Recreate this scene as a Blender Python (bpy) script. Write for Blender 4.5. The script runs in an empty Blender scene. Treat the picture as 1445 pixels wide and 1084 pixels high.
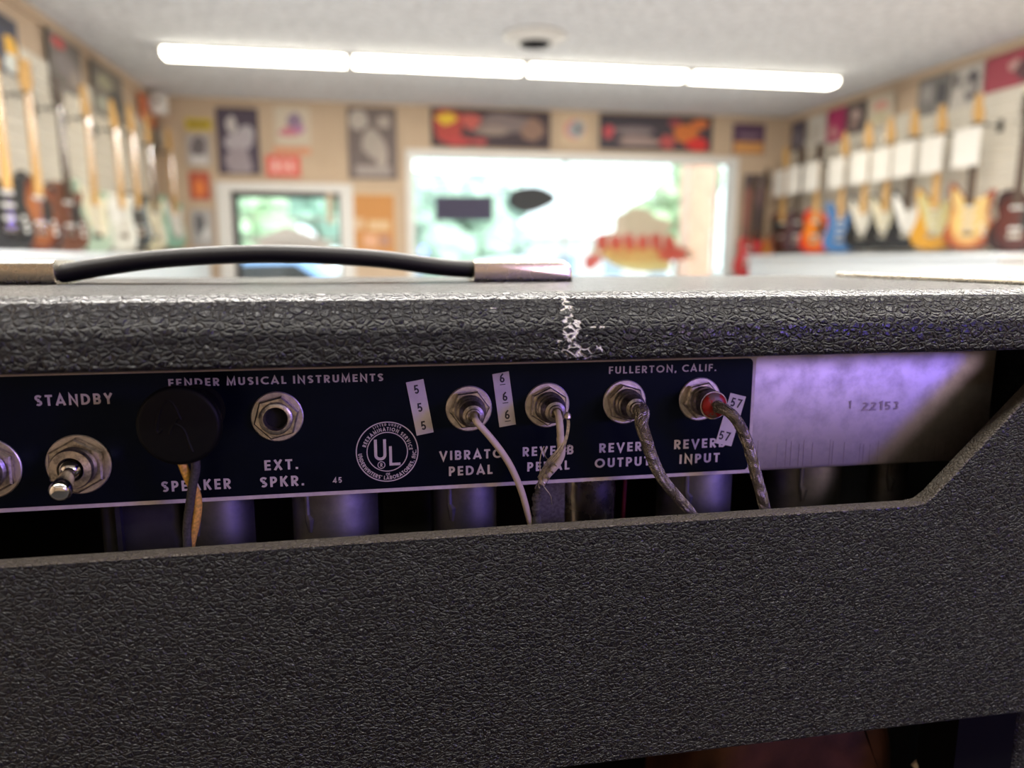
import bpy, math, random
from math import sin, cos, pi, radians, sqrt, atan2
from mathutils import Vector, Matrix
random.seed(7)
S = bpy.context.scene
COL = S.collection

# ------------------------------------------------------------------ camera, world, light, exposure
PITCH = math.atan(177/1044); YAW = radians(10.0); FPX = 1044.0
cam_d = bpy.data.cameras.new('camera'); cam = bpy.data.objects.new('camera', cam_d); COL.objects.link(cam)
cam.location = (0, 0, 0); cam.rotation_euler = (pi/2 - PITCH, 0, -YAW)
cam_d.sensor_width = 36; cam_d.lens = 36*FPX/1445; cam_d.clip_start = .01; cam_d.clip_end = 300
cam_d.dof.use_dof = True; cam_d.dof.focus_distance = .300; cam_d.dof.aperture_fstop = 5.7
S.camera = cam
S.view_settings.view_transform = 'Standard'; S.view_settings.look = 'None'
S.view_settings.exposure = 0.0; S.view_settings.gamma = 1; S.view_settings.use_curve_mapping = False
S.cycles.use_denoising = True
S.cycles.max_bounces = 8; S.cycles.sample_clamp_indirect = 8; S.cycles.caustics_reflective = False; S.cycles.caustics_refractive = False
wd = bpy.data.worlds.new('sky'); S.world = wd; wd.use_nodes = True
bgn = wd.node_tree.nodes['Background']; bgn.inputs[0].default_value = (.86, .95, 1.0, 1); bgn.inputs[1].default_value = 2.9

def lamp(name, kind, loc, target, power, color, size=.1, size_y=None, spread=None):
    d = bpy.data.lights.new(name, kind); o = bpy.data.objects.new(name, d); COL.objects.link(o)
    o.location = loc; o.rotation_euler = (Vector(target)-Vector(loc)).to_track_quat('-Z', 'Y').to_euler()
    d.energy = power; d.color = color
    if kind == 'AREA':
        d.size = size
        if size_y: d.shape = 'RECTANGLE'; d.size_y = size_y
        else: d.shape = 'DISK'
        if spread: d.spread = radians(spread)
    return o
sun = lamp('sun', 'SUN', (12, -1, 9), (2.2, 6, 0), 3.5, (1, .95, .86)); sun.data.angle = radians(.6)
# the shop's coloured lamps, on the right behind the camera: a blue one and a pinker one beside it
lamp('blue_shop_lamp', 'AREA', (.86, -.46, .15), (.2, .3, -.07), 5.2, (.14, .09, 1.0), .20)
lamp('pink_shop_lamp', 'AREA', (.62, -.50, .16), (.2, .3, -.07), 1.7, (1.0, .70, .84), .20)
# further rows of ceiling tubes: between camera and visible row, and over the back of the shop
lamp('middle_tubes', 'AREA', (1.1, 2.6, 1.36), (1.1, 2.62, 0), 285, (1, .95, .88), 5.0, .25)
lamp('overhead_tubes', 'AREA', (.5, -.12, 1.36), (.5, -.11, 0), 72, (1, .95, .87), 4.6, .2)
lamp('front_tubes', 'AREA', (.5, .75, 1.36), (.5, .76, 0), 50, (1, .94, .84), 4.6, .2)
lamp('rear_tubes', 'AREA', (.7, -2.2, 1.36), (.7, -2.18, 0), 12, (1, .92, .80), 4.6, .25)

# ------------------------------------------------------------------ measuring: image point -> point on a real plane
_F = Vector((sin(YAW)*cos(PITCH), cos(YAW)*cos(PITCH), -sin(PITCH))); _R = Vector((cos(YAW), -sin(YAW), 0)); _U = _R.cross(_F)
def ray(x, y): return _F*FPX + _R*(x-722.5) - _U*(y-542)
def UY(x, y, Y): r = ray(x, y); return r*(Y/r.y)
def UX(x, y, X): r = ray(x, y); return r*(X/r.x)
def UZ(x, y, Z): r = ray(x, y); return r*(Z/r.z)

# ------------------------------------------------------------------ materials
def newmat(name):
    m = bpy.data.materials.new(name); m.use_nodes = True
    nt = m.node_tree; return m, nt, nt.nodes['Principled BSDF']
def N(nt, t, **kw):
    n = nt.nodes.new(t)
    for k, v in kw.items():
        if k.startswith('i_'): n.inputs[k[2:].replace('_', ' ')].default_value = v
        else: setattr(n, k, v)
    return n
def mat(name, col, rough=.5, metal=0, noise=0, nscale=20, bump=0, bscale=None, bdist=.001, col2=None, emis=None, estr=0, spec=None, coat=0):
    m, nt, p = newmat(name)
    c = (*col, 1); p.inputs['Base Color'].default_value = c; p.inputs['Roughness'].default_value = rough; p.inputs['Metallic'].default_value = metal
    if spec is not None: p.inputs['Specular IOR Level'].default_value = spec
    if coat: p.inputs['Coat Weight'].default_value = coat; p.inputs['Coat Roughness'].default_value = .08
    tc = N(nt, 'ShaderNodeTexCoord')
    if noise or col2:
        n = N(nt, 'ShaderNodeTexNoise', i_Scale=nscale, i_Detail=5.0, i_Roughness=.6); nt.links.new(tc.outputs['Object'], n.inputs['Vector'])
        mx = N(nt, 'ShaderNodeMix', data_type='RGBA'); nt.links.new(n.outputs['Fac'], mx.inputs[0])
        c2 = col2 or tuple(max(0, v*(1-noise)) for v in col); c1 = tuple(min(1, v*(1+noise)) for v in col) if not col2 else col
        r = N(nt, 'ShaderNodeValToRGB'); r.color_ramp.elements[0].position = .35; r.color_ramp.elements[1].position = .65
        r.color_ramp.elements[0].color = (*c1, 1); r.color_ramp.elements[1].color = (*c2, 1)
        nt.links.new(n.outputs['Fac'], r.inputs[0]); nt.links.new(r.outputs[0], p.inputs['Base Color']); nt.nodes.remove(mx)
    if bump:
        n2 = N(nt, 'ShaderNodeTexNoise', i_Scale=bscale or nscale, i_Detail=4.0); nt.links.new(tc.outputs['Object'], n2.inputs['Vector'])
        b = N(nt, 'ShaderNodeBump', i_Strength=bump, i_Distance=bdist); nt.links.new(n2.outputs['Fac'], b.inputs['Height']); nt.links.new(b.outputs[0], p.inputs['Normal'])
    if estr: p.inputs['Emission Color'].default_value = (*(emis or col), 1); p.inputs['Emission Strength'].default_value = estr
    return m

def leather(name, scale=430, strength=1.0, worn=None, dust_and_light=0):
    """black textured vinyl: raised pebbles between fine creases"""
    m, nt, p = newmat(name); L = nt.links.new
    tc = N(nt, 'ShaderNodeTexCoord')
    nz = N(nt, 'ShaderNodeTexNoise', i_Scale=260.0, i_Detail=2.0); L(tc.outputs['Object'], nz.inputs['Vector'])
    sub = N(nt, 'ShaderNodeVectorMath', operation='SUBTRACT'); sub.inputs[1].default_value = (.5, .5, .5); L(nz.outputs['Color'], sub.inputs[0])
    sc = N(nt, 'ShaderNodeVectorMath', operation='SCALE'); sc.inputs['Scale'].default_value = .0026; L(sub.outputs[0], sc.inputs[0])
    add = N(nt, 'ShaderNodeVectorMath', operation='ADD'); L(tc.outputs['Object'], add.inputs[0]); L(sc.outputs[0], add.inputs[1])
    st = N(nt, 'ShaderNodeMapping'); st.inputs['Scale'].default_value = (.72, 1, 1.1); st.inputs['Rotation'].default_value = (0, .25, 0); L(add.outputs[0], st.inputs['Vector'])
    v = N(nt, 'ShaderNodeTexVoronoi', feature='DISTANCE_TO_EDGE', i_Scale=float(scale)); L(st.outputs[0], v.inputs['Vector'])
    v2 = N(nt, 'ShaderNodeTexVoronoi', feature='DISTANCE_TO_EDGE', i_Scale=scale*2.1); L(add.outputs[0], v2.inputs['Vector'])
    r = N(nt, 'ShaderNodeMapRange', interpolation_type='SMOOTHSTEP'); r.inputs['From Max'].default_value = .21; L(v.outputs['Distance'], r.inputs['Value'])
    r2 = N(nt, 'ShaderNodeMapRange', interpolation_type='SMOOTHSTEP'); r2.inputs['From Max'].default_value = .12; r2.inputs['To Max'].default_value = .30; L(v2.outputs['Distance'], r2.inputs['Value'])
    big = N(nt, 'ShaderNodeTexNoise', i_Scale=90.0, i_Detail=3.0); L(tc.outputs['Object'], big.inputs['Vector'])
    a1 = N(nt, 'ShaderNodeMath', operation='ADD'); L(r.outputs[0], a1.inputs[0]); L(r2.outputs[0], a1.inputs[1])
    bm = N(nt, 'ShaderNodeMath', operation='MULTIPLY_ADD'); bm.inputs[1].default_value = 1.3; L(big.outputs['Fac'], bm.inputs[0]); L(a1.outputs[0], bm.inputs[2])
    b = N(nt, 'ShaderNodeBump', i_Strength=strength, i_Distance=.00075); L(bm.outputs[0], b.inputs['Height']); L(b.outputs[0], p.inputs['Normal'])
    p.inputs['Roughness'].default_value = .29; p.inputs['Specular IOR Level'].default_value = .36
    base = N(nt, 'ShaderNodeMix', data_type='RGBA'); base.inputs[6].default_value = (.0026, .0029, .0050, 1); base.inputs[7].default_value = (.0052, .0057, .0090, 1)
    L(r.outputs[0], base.inputs[0]); out = base.outputs[2]
    if worn:
        # cracks worn white around a damaged spot
        dist = None
        for k, (c, rad) in enumerate(worn):
            mp = N(nt, 'ShaderNodeVectorMath', operation='SUBTRACT'); mp.inputs[1].default_value = c; L(tc.outputs['Object'], mp.inputs[0])
            dv = N(nt, 'ShaderNodeVectorMath', operation='DIVIDE'); dv.inputs[1].default_value = rad; L(mp.outputs[0], dv.inputs[0])
            ln = N(nt, 'ShaderNodeVectorMath', operation='LENGTH'); L(dv.outputs[0], ln.inputs[0])
            if dist is None: dist = ln.outputs['Value']
            else:
                mn = N(nt, 'ShaderNodeMath', operation='MINIMUM'); L(dist, mn.inputs[0]); L(ln.outputs['Value'], mn.inputs[1]); dist = mn.outputs[0]
        wn = N(nt, 'ShaderNodeTexNoise', i_Scale=330.0, i_Detail=3.0); L(tc.outputs['Object'], wn.inputs['Vector'])
        ad = N(nt, 'ShaderNodeMath', operation='MULTIPLY_ADD'); ad.inputs[1].default_value = 2.6; L(wn.outputs['Fac'], ad.inputs[0]); L(dist, ad.inputs[2])
        reach = N(nt, 'ShaderNodeMapRange'); reach.inputs['From Min'].default_value = 2.1; reach.inputs['From Max'].default_value = 1.9; L(ad.outputs[0], reach.inputs['Value'])
        crack = N(nt, 'ShaderNodeMapRange'); crack.inputs['From Min'].default_value = .15; crack.inputs['From Max'].default_value = .10; L(v.outputs['Distance'], crack.inputs['Value'])
        mu = N(nt, 'ShaderNodeMath', operation='MULTIPLY'); L(reach.outputs[0], mu.inputs[0]); L(crack.outputs[0], mu.inputs[1])
        w = N(nt, 'ShaderNodeMix', data_type='RGBA'); w.inputs[7].default_value = (.62, .60, .54, 1); L(mu.outputs[0], w.inputs[0]); L(out, w.inputs[6]); out = w.outputs[2]
    if dust_and_light:
        dz = N(nt, 'ShaderNodeMix', data_type='RGBA'); dz.inputs[0].default_value = dust_and_light; dz.inputs[7].default_value = (.20, .17, .13, 1); L(out, dz.inputs[6]); out = dz.outputs[2]; p.inputs['Roughness'].default_value = .5  # paler mix: dust tone with the light on the edge put into it
    L(out, p.inputs['Base Color'])
    return m

def metal_worn(name, col, rough=.35, dark=.5, scale=120, bump=.15):
    m, nt, p = newmat(name); L = nt.links.new
    tc = N(nt, 'ShaderNodeTexCoord'); n = N(nt, 'ShaderNodeTexNoise', i_Scale=float(scale), i_Detail=8.0, i_Roughness=.65); L(tc.outputs['Object'], n.inputs['Vector'])
    r = N(nt, 'ShaderNodeValToRGB'); e = r.color_ramp.elements; e[0].position = .36; e[1].position = .56
    e[0].color = (*[c*dark for c in col], 1); e[1].color = (*col, 1); L(n.outputs['Fac'], r.inputs[0]); L(r.outputs[0], p.inputs['Base Color'])
    rr = N(nt, 'ShaderNodeMapRange'); rr.inputs['To Min'].default_value = rough+.2; rr.inputs['To Max'].default_value = rough-.1; L(n.outputs['Fac'], rr.inputs['Value']); L(rr.outputs[0], p.inputs['Roughness'])
    p.inputs['Metallic'].default_value = 1
    b = N(nt, 'ShaderNodeBump', i_Strength=bump, i_Distance=.0002); L(n.outputs['Fac'], b.inputs['Height']); L(b.outputs[0], p.inputs['Normal'])
    return m

_burst = {}
def body_mat(inner, outer=None, rough=.25):
    k = (inner, outer)
    if k in _burst: return _burst[k]
    m, nt, p = newmat('guitar_finish'); p.inputs['Roughness'].default_value = rough; p.inputs['Coat Weight'].default_value = .4
    if outer is None: p.inputs['Base Color'].default_value = (*inner, 1)
    else:
        L = nt.links.new; tc = N(nt, 'ShaderNodeTexCoord')
        s = N(nt, 'ShaderNodeVectorMath', operation='SUBTRACT'); s.inputs[1].default_value = (0, 0, .19); L(tc.outputs['Object'], s.inputs[0])
        d = N(nt, 'ShaderNodeVectorMath', operation='MULTIPLY'); d.inputs[1].default_value = (6.2, 0, 4.6); L(s.outputs[0], d.inputs[0])
        ln = N(nt, 'ShaderNodeVectorMath', operation='LENGTH'); L(d.outputs[0], ln.inputs[0])
        r = N(nt, 'ShaderNodeValToRGB'); e = r.color_ramp.elements
        e[0].position = .5; e[0].color = (*inner, 1); e[1].position = .98; e[1].color = (*outer, 1)
        q = r.color_ramp.elements.new(.8); q.color = (*[(a*.35+b*.65) if a > b else b for a, b in zip((inner[0], inner[1]*.55, inner[2]*.4), outer)], 1)
        L(ln.outputs['Value'], r.inputs[0]); L(r.outputs[0], p.inputs['Base Color'])
    _burst[k] = m; return m

M = {}
M['vinyl'] = leather('black_vinyl', 520, 1.0)
M['vinyl_top'] = leather('black_vinyl_top', 400, 1.0, worn=None)
M['vinyl_edge'] = leather('dusty_lit_edge_vinyl', 520, 1.0, dust_and_light=.40)
M['black'] = mat('black_paint', (.008, .008, .009), .8, spec=.1)
M['interior'] = mat('black_interior', (.004, .004, .005), .9, spec=.05)
M['plate'] = mat('plate_black', (.0015, .0022, .006), .30, spec=.22, noise=.25, nscale=60)
M['plate'].node_tree.nodes['Principled BSDF'].inputs['Specular Tint'].default_value = (.35, .5, 1, 1)
M['print'] = mat('plate_print', (.58, .53, .50), .5, noise=.08, nscale=300)
M['aluminium'] = metal_worn('bare_aluminium', (.52, .50, .48), .5, .80, 90, .12)
M['scratch'] = mat('scratch_line', (.20, .17, .18), .6)
M['nickel'] = metal_worn('aged_nickel', (.62, .57, .50), .33, .45, 500, .3)
M['washer'] = metal_worn('steel_washer', (.68, .63, .60), .42, .75, 400, .15)
M['chrome'] = metal_worn('chrome', (.86, .84, .80), .10, .9, 60, .02)
M['capmetal'] = metal_worn('worn_nickel_cap', (.86, .80, .68), .22, .8, 130, .02)
M['plug'] = metal_worn('tarnished_plug', (.46, .41, .36), .36, .4, 700, .4)
M['hole'] = mat('dark_hole', (.002, .002, .003), .9)
M['rubber'] = mat('black_rubber', (.010, .0095, .0095), .45, spec=.3)
M['disc'] = mat('black_moulded_plastic', (.0025, .0025, .003), .5, spec=.12)
M['ivory'] = mat('ivory_insulation', (.62, .54, .40), .45, noise=.08, nscale=90)
M['braid'] = metal_worn('tinned_braid', (.36, .33, .27), .5, .75, 900, .1)
M['braid_bright'] = metal_worn('bright_tinned_wire', (.62, .57, .46), .35, .6, 900, .2)
M['cloth_dark'] = mat('dark_cloth_jacket', (.055, .052, .048), .8, noise=.4, nscale=900, bump=.6, bscale=1500, bdist=.0004)
M['cloth_gold'] = mat('gold_cloth_jacket', (.74, .43, .08), .7, noise=.3, nscale=900, bump=.6, bscale=1500, bdist=.0004)
M['red'] = mat('red_paint', (.34, .004, .004), .5, col2=(.15, .10, .09), nscale=190)
M['darkred'] = mat('dark_red_insulation', (.10, .004, .01), .5)
_e = [n for n in M['red'].node_tree.nodes if n.type == 'VALTORGB'][0].color_ramp.elements; _e[0].position = .50; _e[1].position = .56
M['paper'] = mat('label_paper', (.60, .57, .52), .7, noise=.05, nscale=200)
M['ink'] = mat('label_ink', (.02, .02, .025), .7)
M['can'] = metal_worn('tube_can', (.27, .27, .26), .50, .7, 60, .05)
M['can_dark'] = mat('transformer_paint', (.05, .05, .042), .6, spec=.2, noise=.2, nscale=80)
M['bracket'] = mat('speckled_bracket', (.13, .125, .11), .6, col2=(.05, .045, .04), nscale=700)
M['wood'] = mat('plywood', (.10, .055, .03), .8, noise=.3, nscale=15)
M['bag'] = mat('brown_vinyl', (.045, .016, .007), .7, spec=.2, noise=.5, nscale=30, bump=.5, bscale=60, bdist=.003)
M['wall'] = mat('tan_wall', (.56, .43, .31), .8, noise=.05, nscale=2)
M['ceiling'] = mat('popcorn_ceiling', (.72, .735, .77), .95, noise=.16, nscale=22, bump=1, bscale=45, bdist=.02)
M['floor'] = mat('shop_floor_tile', (.40, .40, .40), .95, noise=.2, nscale=60)
M['unseen_dark_floor'] = mat('added_dark_floor', (.022, .022, .024), .95, noise=.3, nscale=60)
M['white'] = mat('white_paint', (.72, .71, .69), .5)
M['slat'] = mat('slat_white', (.70, .66, .57), .5)
M['slatgap'] = mat('slat_groove', (.92, .91, .88), .8)
M['counter'] = mat('counter_white', (.66, .70, .74), .3)
M['diffuser'] = mat('tube_light', (1, .97, .86), .4, estr=18.0, emis=(1, .94, .78))
M['maple'] = mat('maple', (.60, .36, .13), .55, spec=.25); M['rosewood'] = mat('rosewood', (.06, .035, .022), .5)
M['card'] = mat('price_card', (.80, .77, .72), .6)
M['cream'] = mat('cream_plastic', (.72, .66, .48), .4); M['gwhite'] = mat('white_plastic', (.75, .74, .70), .4)
M['gblack'] = mat('black_plastic', (.02, .02, .02), .4); M['gold'] = mat('gold_guard', (.62, .44, .17), .35)
M['brown_trim'] = mat('dark_frame', (.03, .025, .025), .6)
M['asphalt'] = mat('pale_asphalt', (.42, .42, .42), .9, noise=.1, nscale=3)
M['brick'] = mat('salmon_paint', (.90, .55, .42), .8, noise=.1, nscale=4)
M['bark'] = mat('bark', (.16, .11, .08), .9)

def glass_mat():
    m = bpy.data.materials.new('window_glass'); m.use_nodes = True; nt = m.node_tree; nt.nodes.clear(); L = nt.links.new
    o = N(nt, 'ShaderNodeOutputMaterial'); t = N(nt, 'ShaderNodeBsdfTransparent'); t.inputs[0].default_value = (.93, .97, .96, 1)
    g = N(nt, 'ShaderNodeBsdfGlossy', i_Roughness=.02); fr = N(nt, 'ShaderNodeFresnel', i_IOR=1.45); mx = N(nt, 'ShaderNodeMixShader')
    L(fr.outputs[0], mx.inputs[0]); L(t.outputs[0], mx.inputs[1]); L(g.outputs[0], mx.inputs[2]); L(mx.outputs[0], o.inputs[0]); return m
M['glass'] = glass_mat()
_cm = {}
def flat(col, rough=.6):
    k = (tuple(col), rough)
    if k not in _cm: _cm[k] = mat('print_colour', col, rough)
    return _cm[k]

# ------------------------------------------------------------------ mesh building
class MB:
    def __init__(s): s.v = []; s.f = []; s.m = []; s.cur = 0
    def add(s, vs, fs):
        b = len(s.v); s.v += [Vector(p) for p in vs]
        for f in fs: s.f.append([b+i for i in f]); s.m.append(s.cur)
        return s
    def box(s, a, b):
        x0, y0, z0 = a; x1, y1, z1 = b
        return s.add([(x0,y0,z0),(x1,y0,z0),(x1,y1,z0),(x0,y1,z0),(x0,y0,z1),(x1,y0,z1),(x1,y1,z1),(x0,y1,z1)],
                     [(0,3,2,1),(4,5,6,7),(0,1,5,4),(1,2,6,5),(2,3,7,6),(3,0,4,7)])
    def lathe(s, prof, org, axis=(0,-1,0), n=32, cap0=True, cap1=True, sx=1, rot=0, hexa=None):
        """prof: list of (t along axis, radius)"""
        a = Vector(axis).normalized(); u = a.orthogonal().normalized()
        if abs(a.y) > .6: u = Vector((1,0,0)); u = (u - a*u.dot(a)).normalized()
        w = a.cross(u); org = Vector(org); vs = []; fs = []
        for t, r in prof:
            for k in range(n):
                q = 2*pi*k/n + rot; vs.append(org + a*t + u*(r*cos(q)*sx) + w*(r*sin(q)))
        for i in range(len(prof)-1):
            for k in range(n):
                k2 = (k+1) % n; fs.append((i*n+k, i*n+k2, (i+1)*n+k2, (i+1)*n+k))
        if cap0: fs.append(tuple(range(n-1, -1, -1)))
        if cap1: fs.append(tuple((len(prof)-1)*n+k for k in range(n)))
        return s.add(vs, fs)
    def tube(s, path, r, n=10, caps=True, sq=1.0):
        P = [Vector(p) for p in path]; R = r if isinstance(r, (list, tuple)) else [r]*len(P)
        T = [(P[min(i+1, len(P)-1)]-P[max(i-1, 0)]).normalized() for i in range(len(P))]
        u = T[0].orthogonal().normalized(); vs = []; fs = []
        for i, p in enumerate(P):
            u = (u - T[i]*u.dot(T[i])).normalized(); w = T[i].cross(u)
            for k in range(n):
                q = 2*pi*k/n; vs.append(p + u*(R[i]*cos(q)) + w*(R[i]*sin(q)*sq))
        for i in range(len(P)-1):
            for k in range(n):
                k2 = (k+1) % n; fs.append((i*n+k, i*n+k2, (i+1)*n+k2, (i+1)*n+k))
        if caps: fs.append(tuple(range(n-1, -1, -1))); fs.append(tuple((len(P)-1)*n+k for k in range(n)))
        return s.add(vs, fs)
    def prism(s, poly, fn, d0, d1):
        """poly 2-D outline; fn(a, b, d) -> 3-D"""
        n = len(poly); vs = [fn(a, b, d0) for a, b in poly]+[fn(a, b, d1) for a, b in poly]
        fs = [tuple(range(n)), tuple(range(2*n-1, n-1, -1))]+[(i, i+n, (i+1) % n+n, (i+1) % n) for i in range(n)]
        return s.add(vs, fs)
    def prism_bevel(s, poly, fn, d0, d1, bev, steps=3):
        """front (d0) edge rounded by insetting towards the centroid-normal"""
        n = len(poly); rings = []
        nor = []
        for i in range(n):
            a = Vector(poly[i-1]); b = Vector(poly[i]); c = Vector(poly[(i+1) % n])
            t = (c-a).normalized(); nor.append(Vector((-t.y, t.x)))
        area = sum(poly[i][0]*poly[(i+1) % n][1]-poly[(i+1) % n][0]*poly[i][1] for i in range(n))
        sg = 1 if area > 0 else -1; dirn = 1 if d1 > d0 else -1
        for k in range(steps+1):
            q = pi/2*k/steps; ins = bev*(1-sin(q)); dd = d0 + dirn*bev*(1-cos(q))
            rings.append([(poly[i][0]+nor[i].x*ins*sg, poly[i][1]+nor[i].y*ins*sg, dd) for i in range(n)])
        for k in range(steps+1):
            q = pi/2*k/steps; ins = bev*(1-cos(q)); dd = d1 - dirn*bev*(1-sin(q))
            rings.append([(poly[i][0]+nor[i].x*ins*sg, poly[i][1]+nor[i].y*ins*sg, dd) for i in range(n)])
        vs = [fn(*p) for r in rings for p in r]; fs = []
        for j in range(len(rings)-1):
            for i in range(n):
                i2 = (i+1) % n; fs.append((j*n+i, (j+1)*n+i, (j+1)*n+i2, j*n+i2))
        fs.append(tuple(range(n))); fs.append(tuple((len(rings)-1)*n+i for i in range(n-1, -1, -1)))
        return s.add(vs, fs)
    def build(s, name, mats, parent=None, smooth=35, loc=None):
        me = bpy.data.meshes.new(name)
        off = WP.get(parent.name, Vector()) if parent else (Vector(loc) if loc is not None else Vector())
        me.from_pydata([p-off for p in s.v], [], s.f); me.validate()
        for m in (mats if isinstance(mats, (list, tuple)) else [mats]): me.materials.append(m)
        if len(me.polygons) == len(s.m):
            for p, k in zip(me.polygons, s.m): p.material_index = k
        import bmesh
        bm = bmesh.new(); bm.from_mesh(me); bmesh.ops.recalc_face_normals(bm, faces=bm.faces); bm.to_mesh(me); bm.free()
        if smooth:
            for p in me.polygons: p.use_smooth = True
            me.set_sharp_from_angle(angle=radians(smooth))
        o = bpy.data.objects.new(name, me); COL.objects.link(o)
        if parent: o.parent = parent; WP[o.name] = off.copy()
        else: o.location = off; WP[o.name] = off.copy()
        return o
WP = {}
def tag(o, label=None, cat=None, group=None, kind=None):
    if label: o['label'] = label
    if cat: o['category'] = cat
    if group: o['group'] = group
    if kind: o['kind'] = kind
    return o
def thing(name, loc, label, cat, group=None):
    o = bpy.data.objects.new(name, None); o.empty_display_size = .02; COL.objects.link(o); o.location = loc; WP[o.name] = Vector(loc)
    return tag(o, label, cat, group)
def struct(o): o['kind'] = 'structure'; return o
def copy_tree(o, parent=None):
    c = o.copy(); COL.objects.link(c); c.parent = parent
    for ch in list(o.children): copy_tree(ch, c)
    return c
def spline(pts, n=8, closed=False):
    P = [Vector(p) for p in pts]; out = []; L = len(P); rng = L if closed else L-1
    for i in range(rng):
        p0 = P[(i-1) % L] if closed or i > 0 else P[i]*2-P[i+1]; p1 = P[i]; p2 = P[(i+1) % L]
        p3 = P[(i+2) % L] if closed or i+2 < L else p2*2-p1
        for k in range(n):
            t = k/n; out.append(.5*((2*p1)+(p2-p0)*t+(2*p0-5*p1+4*p2-p3)*t*t+(3*p1-p0-3*p2+p3)*t**3))
    if not closed: out.append(P[-1])
    return out

# ------------------------------------------------------------------ lettering (own stroke alphabet)
def arc(cx, cy, rx, ry, a0, a1, n=10):
    return [(cx+rx*cos(radians(a0+(a1-a0)*k/n)), cy+ry*sin(radians(a0+(a1-a0)*k/n))) for k in range(n+1)]
def glyphs(w):
    h = w/2; T = 1-h; g = {}
    g['A'] = (.78, [[(h*.7, 0), (.39, 1-h*.6), (.78-h*.7, 0)], [(.19, .27), (.59, .27)]])
    g['B'] = (.60, [[(h, 0), (h, 1)], [(h, T)]+arc(.32, .5+(T-.5)/2, .60-h-.34, (T-.5)/2, 90, -90)+[(h, .5)], [(h, .5)]+arc(.33, (.5+h)/2, .60-h-.33, (.5-h)/2, 90, -90)+[(h, h)]])
    g['C'] = (.72, [arc(.5, .5, .5-h, .5-h, 52, 308, 18)])
    g['D'] = (.72, [[(h, 0), (h, 1)], [(h, T)]+arc(.28, .5, .72-h-.28, .5-h, 90, -90, 14)+[(h, h)]])
    g['E'] = (.50, [[(.50, T), (h, T), (h, h), (.50, h)], [(h, .5), (.47, .5)]])
    g['F'] = (.48, [[(.48, T), (h, T), (h, 0)], [(h, .49), (.45, .49)]])
    g['G'] = (.84, [arc(.5, .5, .5-h, .5-h, 45, 350, 18)+[(.84-h, .46), (.52, .46)]])
    g['H'] = (.66, [[(h, 0), (h, 1)], [(.66-h, 0), (.66-h, 1)], [(h, .5), (.66-h, .5)]])
    g['I'] = (w, [[(h, 0), (h, 1)]])
    g['K'] = (.64, [[(h, 0), (h, 1)], [(.60-h*.5, 1), (h*1.6, .47)], [(.25, .60), (.64-h*.8, 0)]])
    g['L'] = (.46, [[(h, 1), (h, h), (.46, h)]])
    g['M'] = (.86, [[(h, 0), (h*1.3, 1-h*.2), (.43, h*1.5), (.86-h*1.3, 1-h*.2), (.86-h, 0)]])
    g['N'] = (.72, [[(h, 0), (h, 1-h*.4), (.72-h, h*.4), (.72-h, 1)]])
    g['O'] = (.94, [arc(.47, .5, .47-h, .5-h, 0, 360, 24)])
    g['P'] = (.56, [[(h, 0), (h, 1)], [(h, T)]+arc(.29, .68, .56-h-.29, T-.68, 90, -90)+[(h, .36)]])
    g['R'] = (.60, [[(h, 0), (h, 1)], [(h, T)]+arc(.30, .69, .58-h-.30, T-.69, 90, -90)+[(h, .38)], [(.28, .38), (.60-h*.8, 0)]])
    g['S'] = (.56, [[(.50, .80)]+arc(.28, .73, .28-h, .27-h, 40, 270, 12)[1:]+arc(.28, .27, .28-h, .27-h, 90, -140, 12)[0:]])
    g['T'] = (.56, [[(0, T), (.56, T)], [(.28, T), (.28, 0)]])
    g['U'] = (.64, [[(h, 1)]+arc(.32, .32, .32-h, .32-h, 180, 360, 12)+[(.64-h, 1)]])
    g['V'] = (.74, [[(h*.7, 1), (.37, h*.6), (.74-h*.7, 1)]])
    g['W'] = (1.0, [[(h*.7, 1), (.27, h*.6), (.5, 1-h), (.73, h*.6), (1-h*.7, 1)]])
    g['X'] = (.68, [[(h*.8, 1), (.68-h*.8, 0)], [(.68-h*.8, 1), (h*.8, 0)]])
    g['Y'] = (.68, [[(h*.7, 1), (.34, .46), (.68-h*.7, 1)], [(.34, .48), (.34, 0)]])
    g['.'] = (w*1.05, [[(h, 0), (h, w*1.05)]]); g[','] = (w*1.05, [[(h*.7, -.13), (h*1.2, w)]]); g["'"] = (w, [[(h, .75), (h, 1)]])
    g['1'] = (.36, [[(.05, .82), (.27, .97), (.27, 0)]])
    g['2'] = (.52, [arc(.26, .73, .26-h, .27-h, 160, -30, 12)+[(.05, h), (.52, h)]])
    g['3'] = (.52, [arc(.26, .74, .25-h, .26-h, 150, -80, 12), arc(.26, .27, .26-h, .27-h, 80, -150, 12)])
    g['4'] = (.60, [[(.60, .26), (h*.8, .26), (.42, 1-h), (.42, 0)]])
    g['5'] = (.52, [[(.48, T), (.14, T), (.10, .50)]+arc(.25, .32, .27-h, .32-h, 120, -150, 14)])
    g['6'] = (.54, [arc(.27, .30, .27-h, .30-h, 0, 360, 18), [(h*1.05, .33), (.16, .72), (.42, .98)]])
    g['7'] = (.52, [[(0, T), (.50-h*.3, T), (.17, 0)]])
    return g
_G = {}
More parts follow.
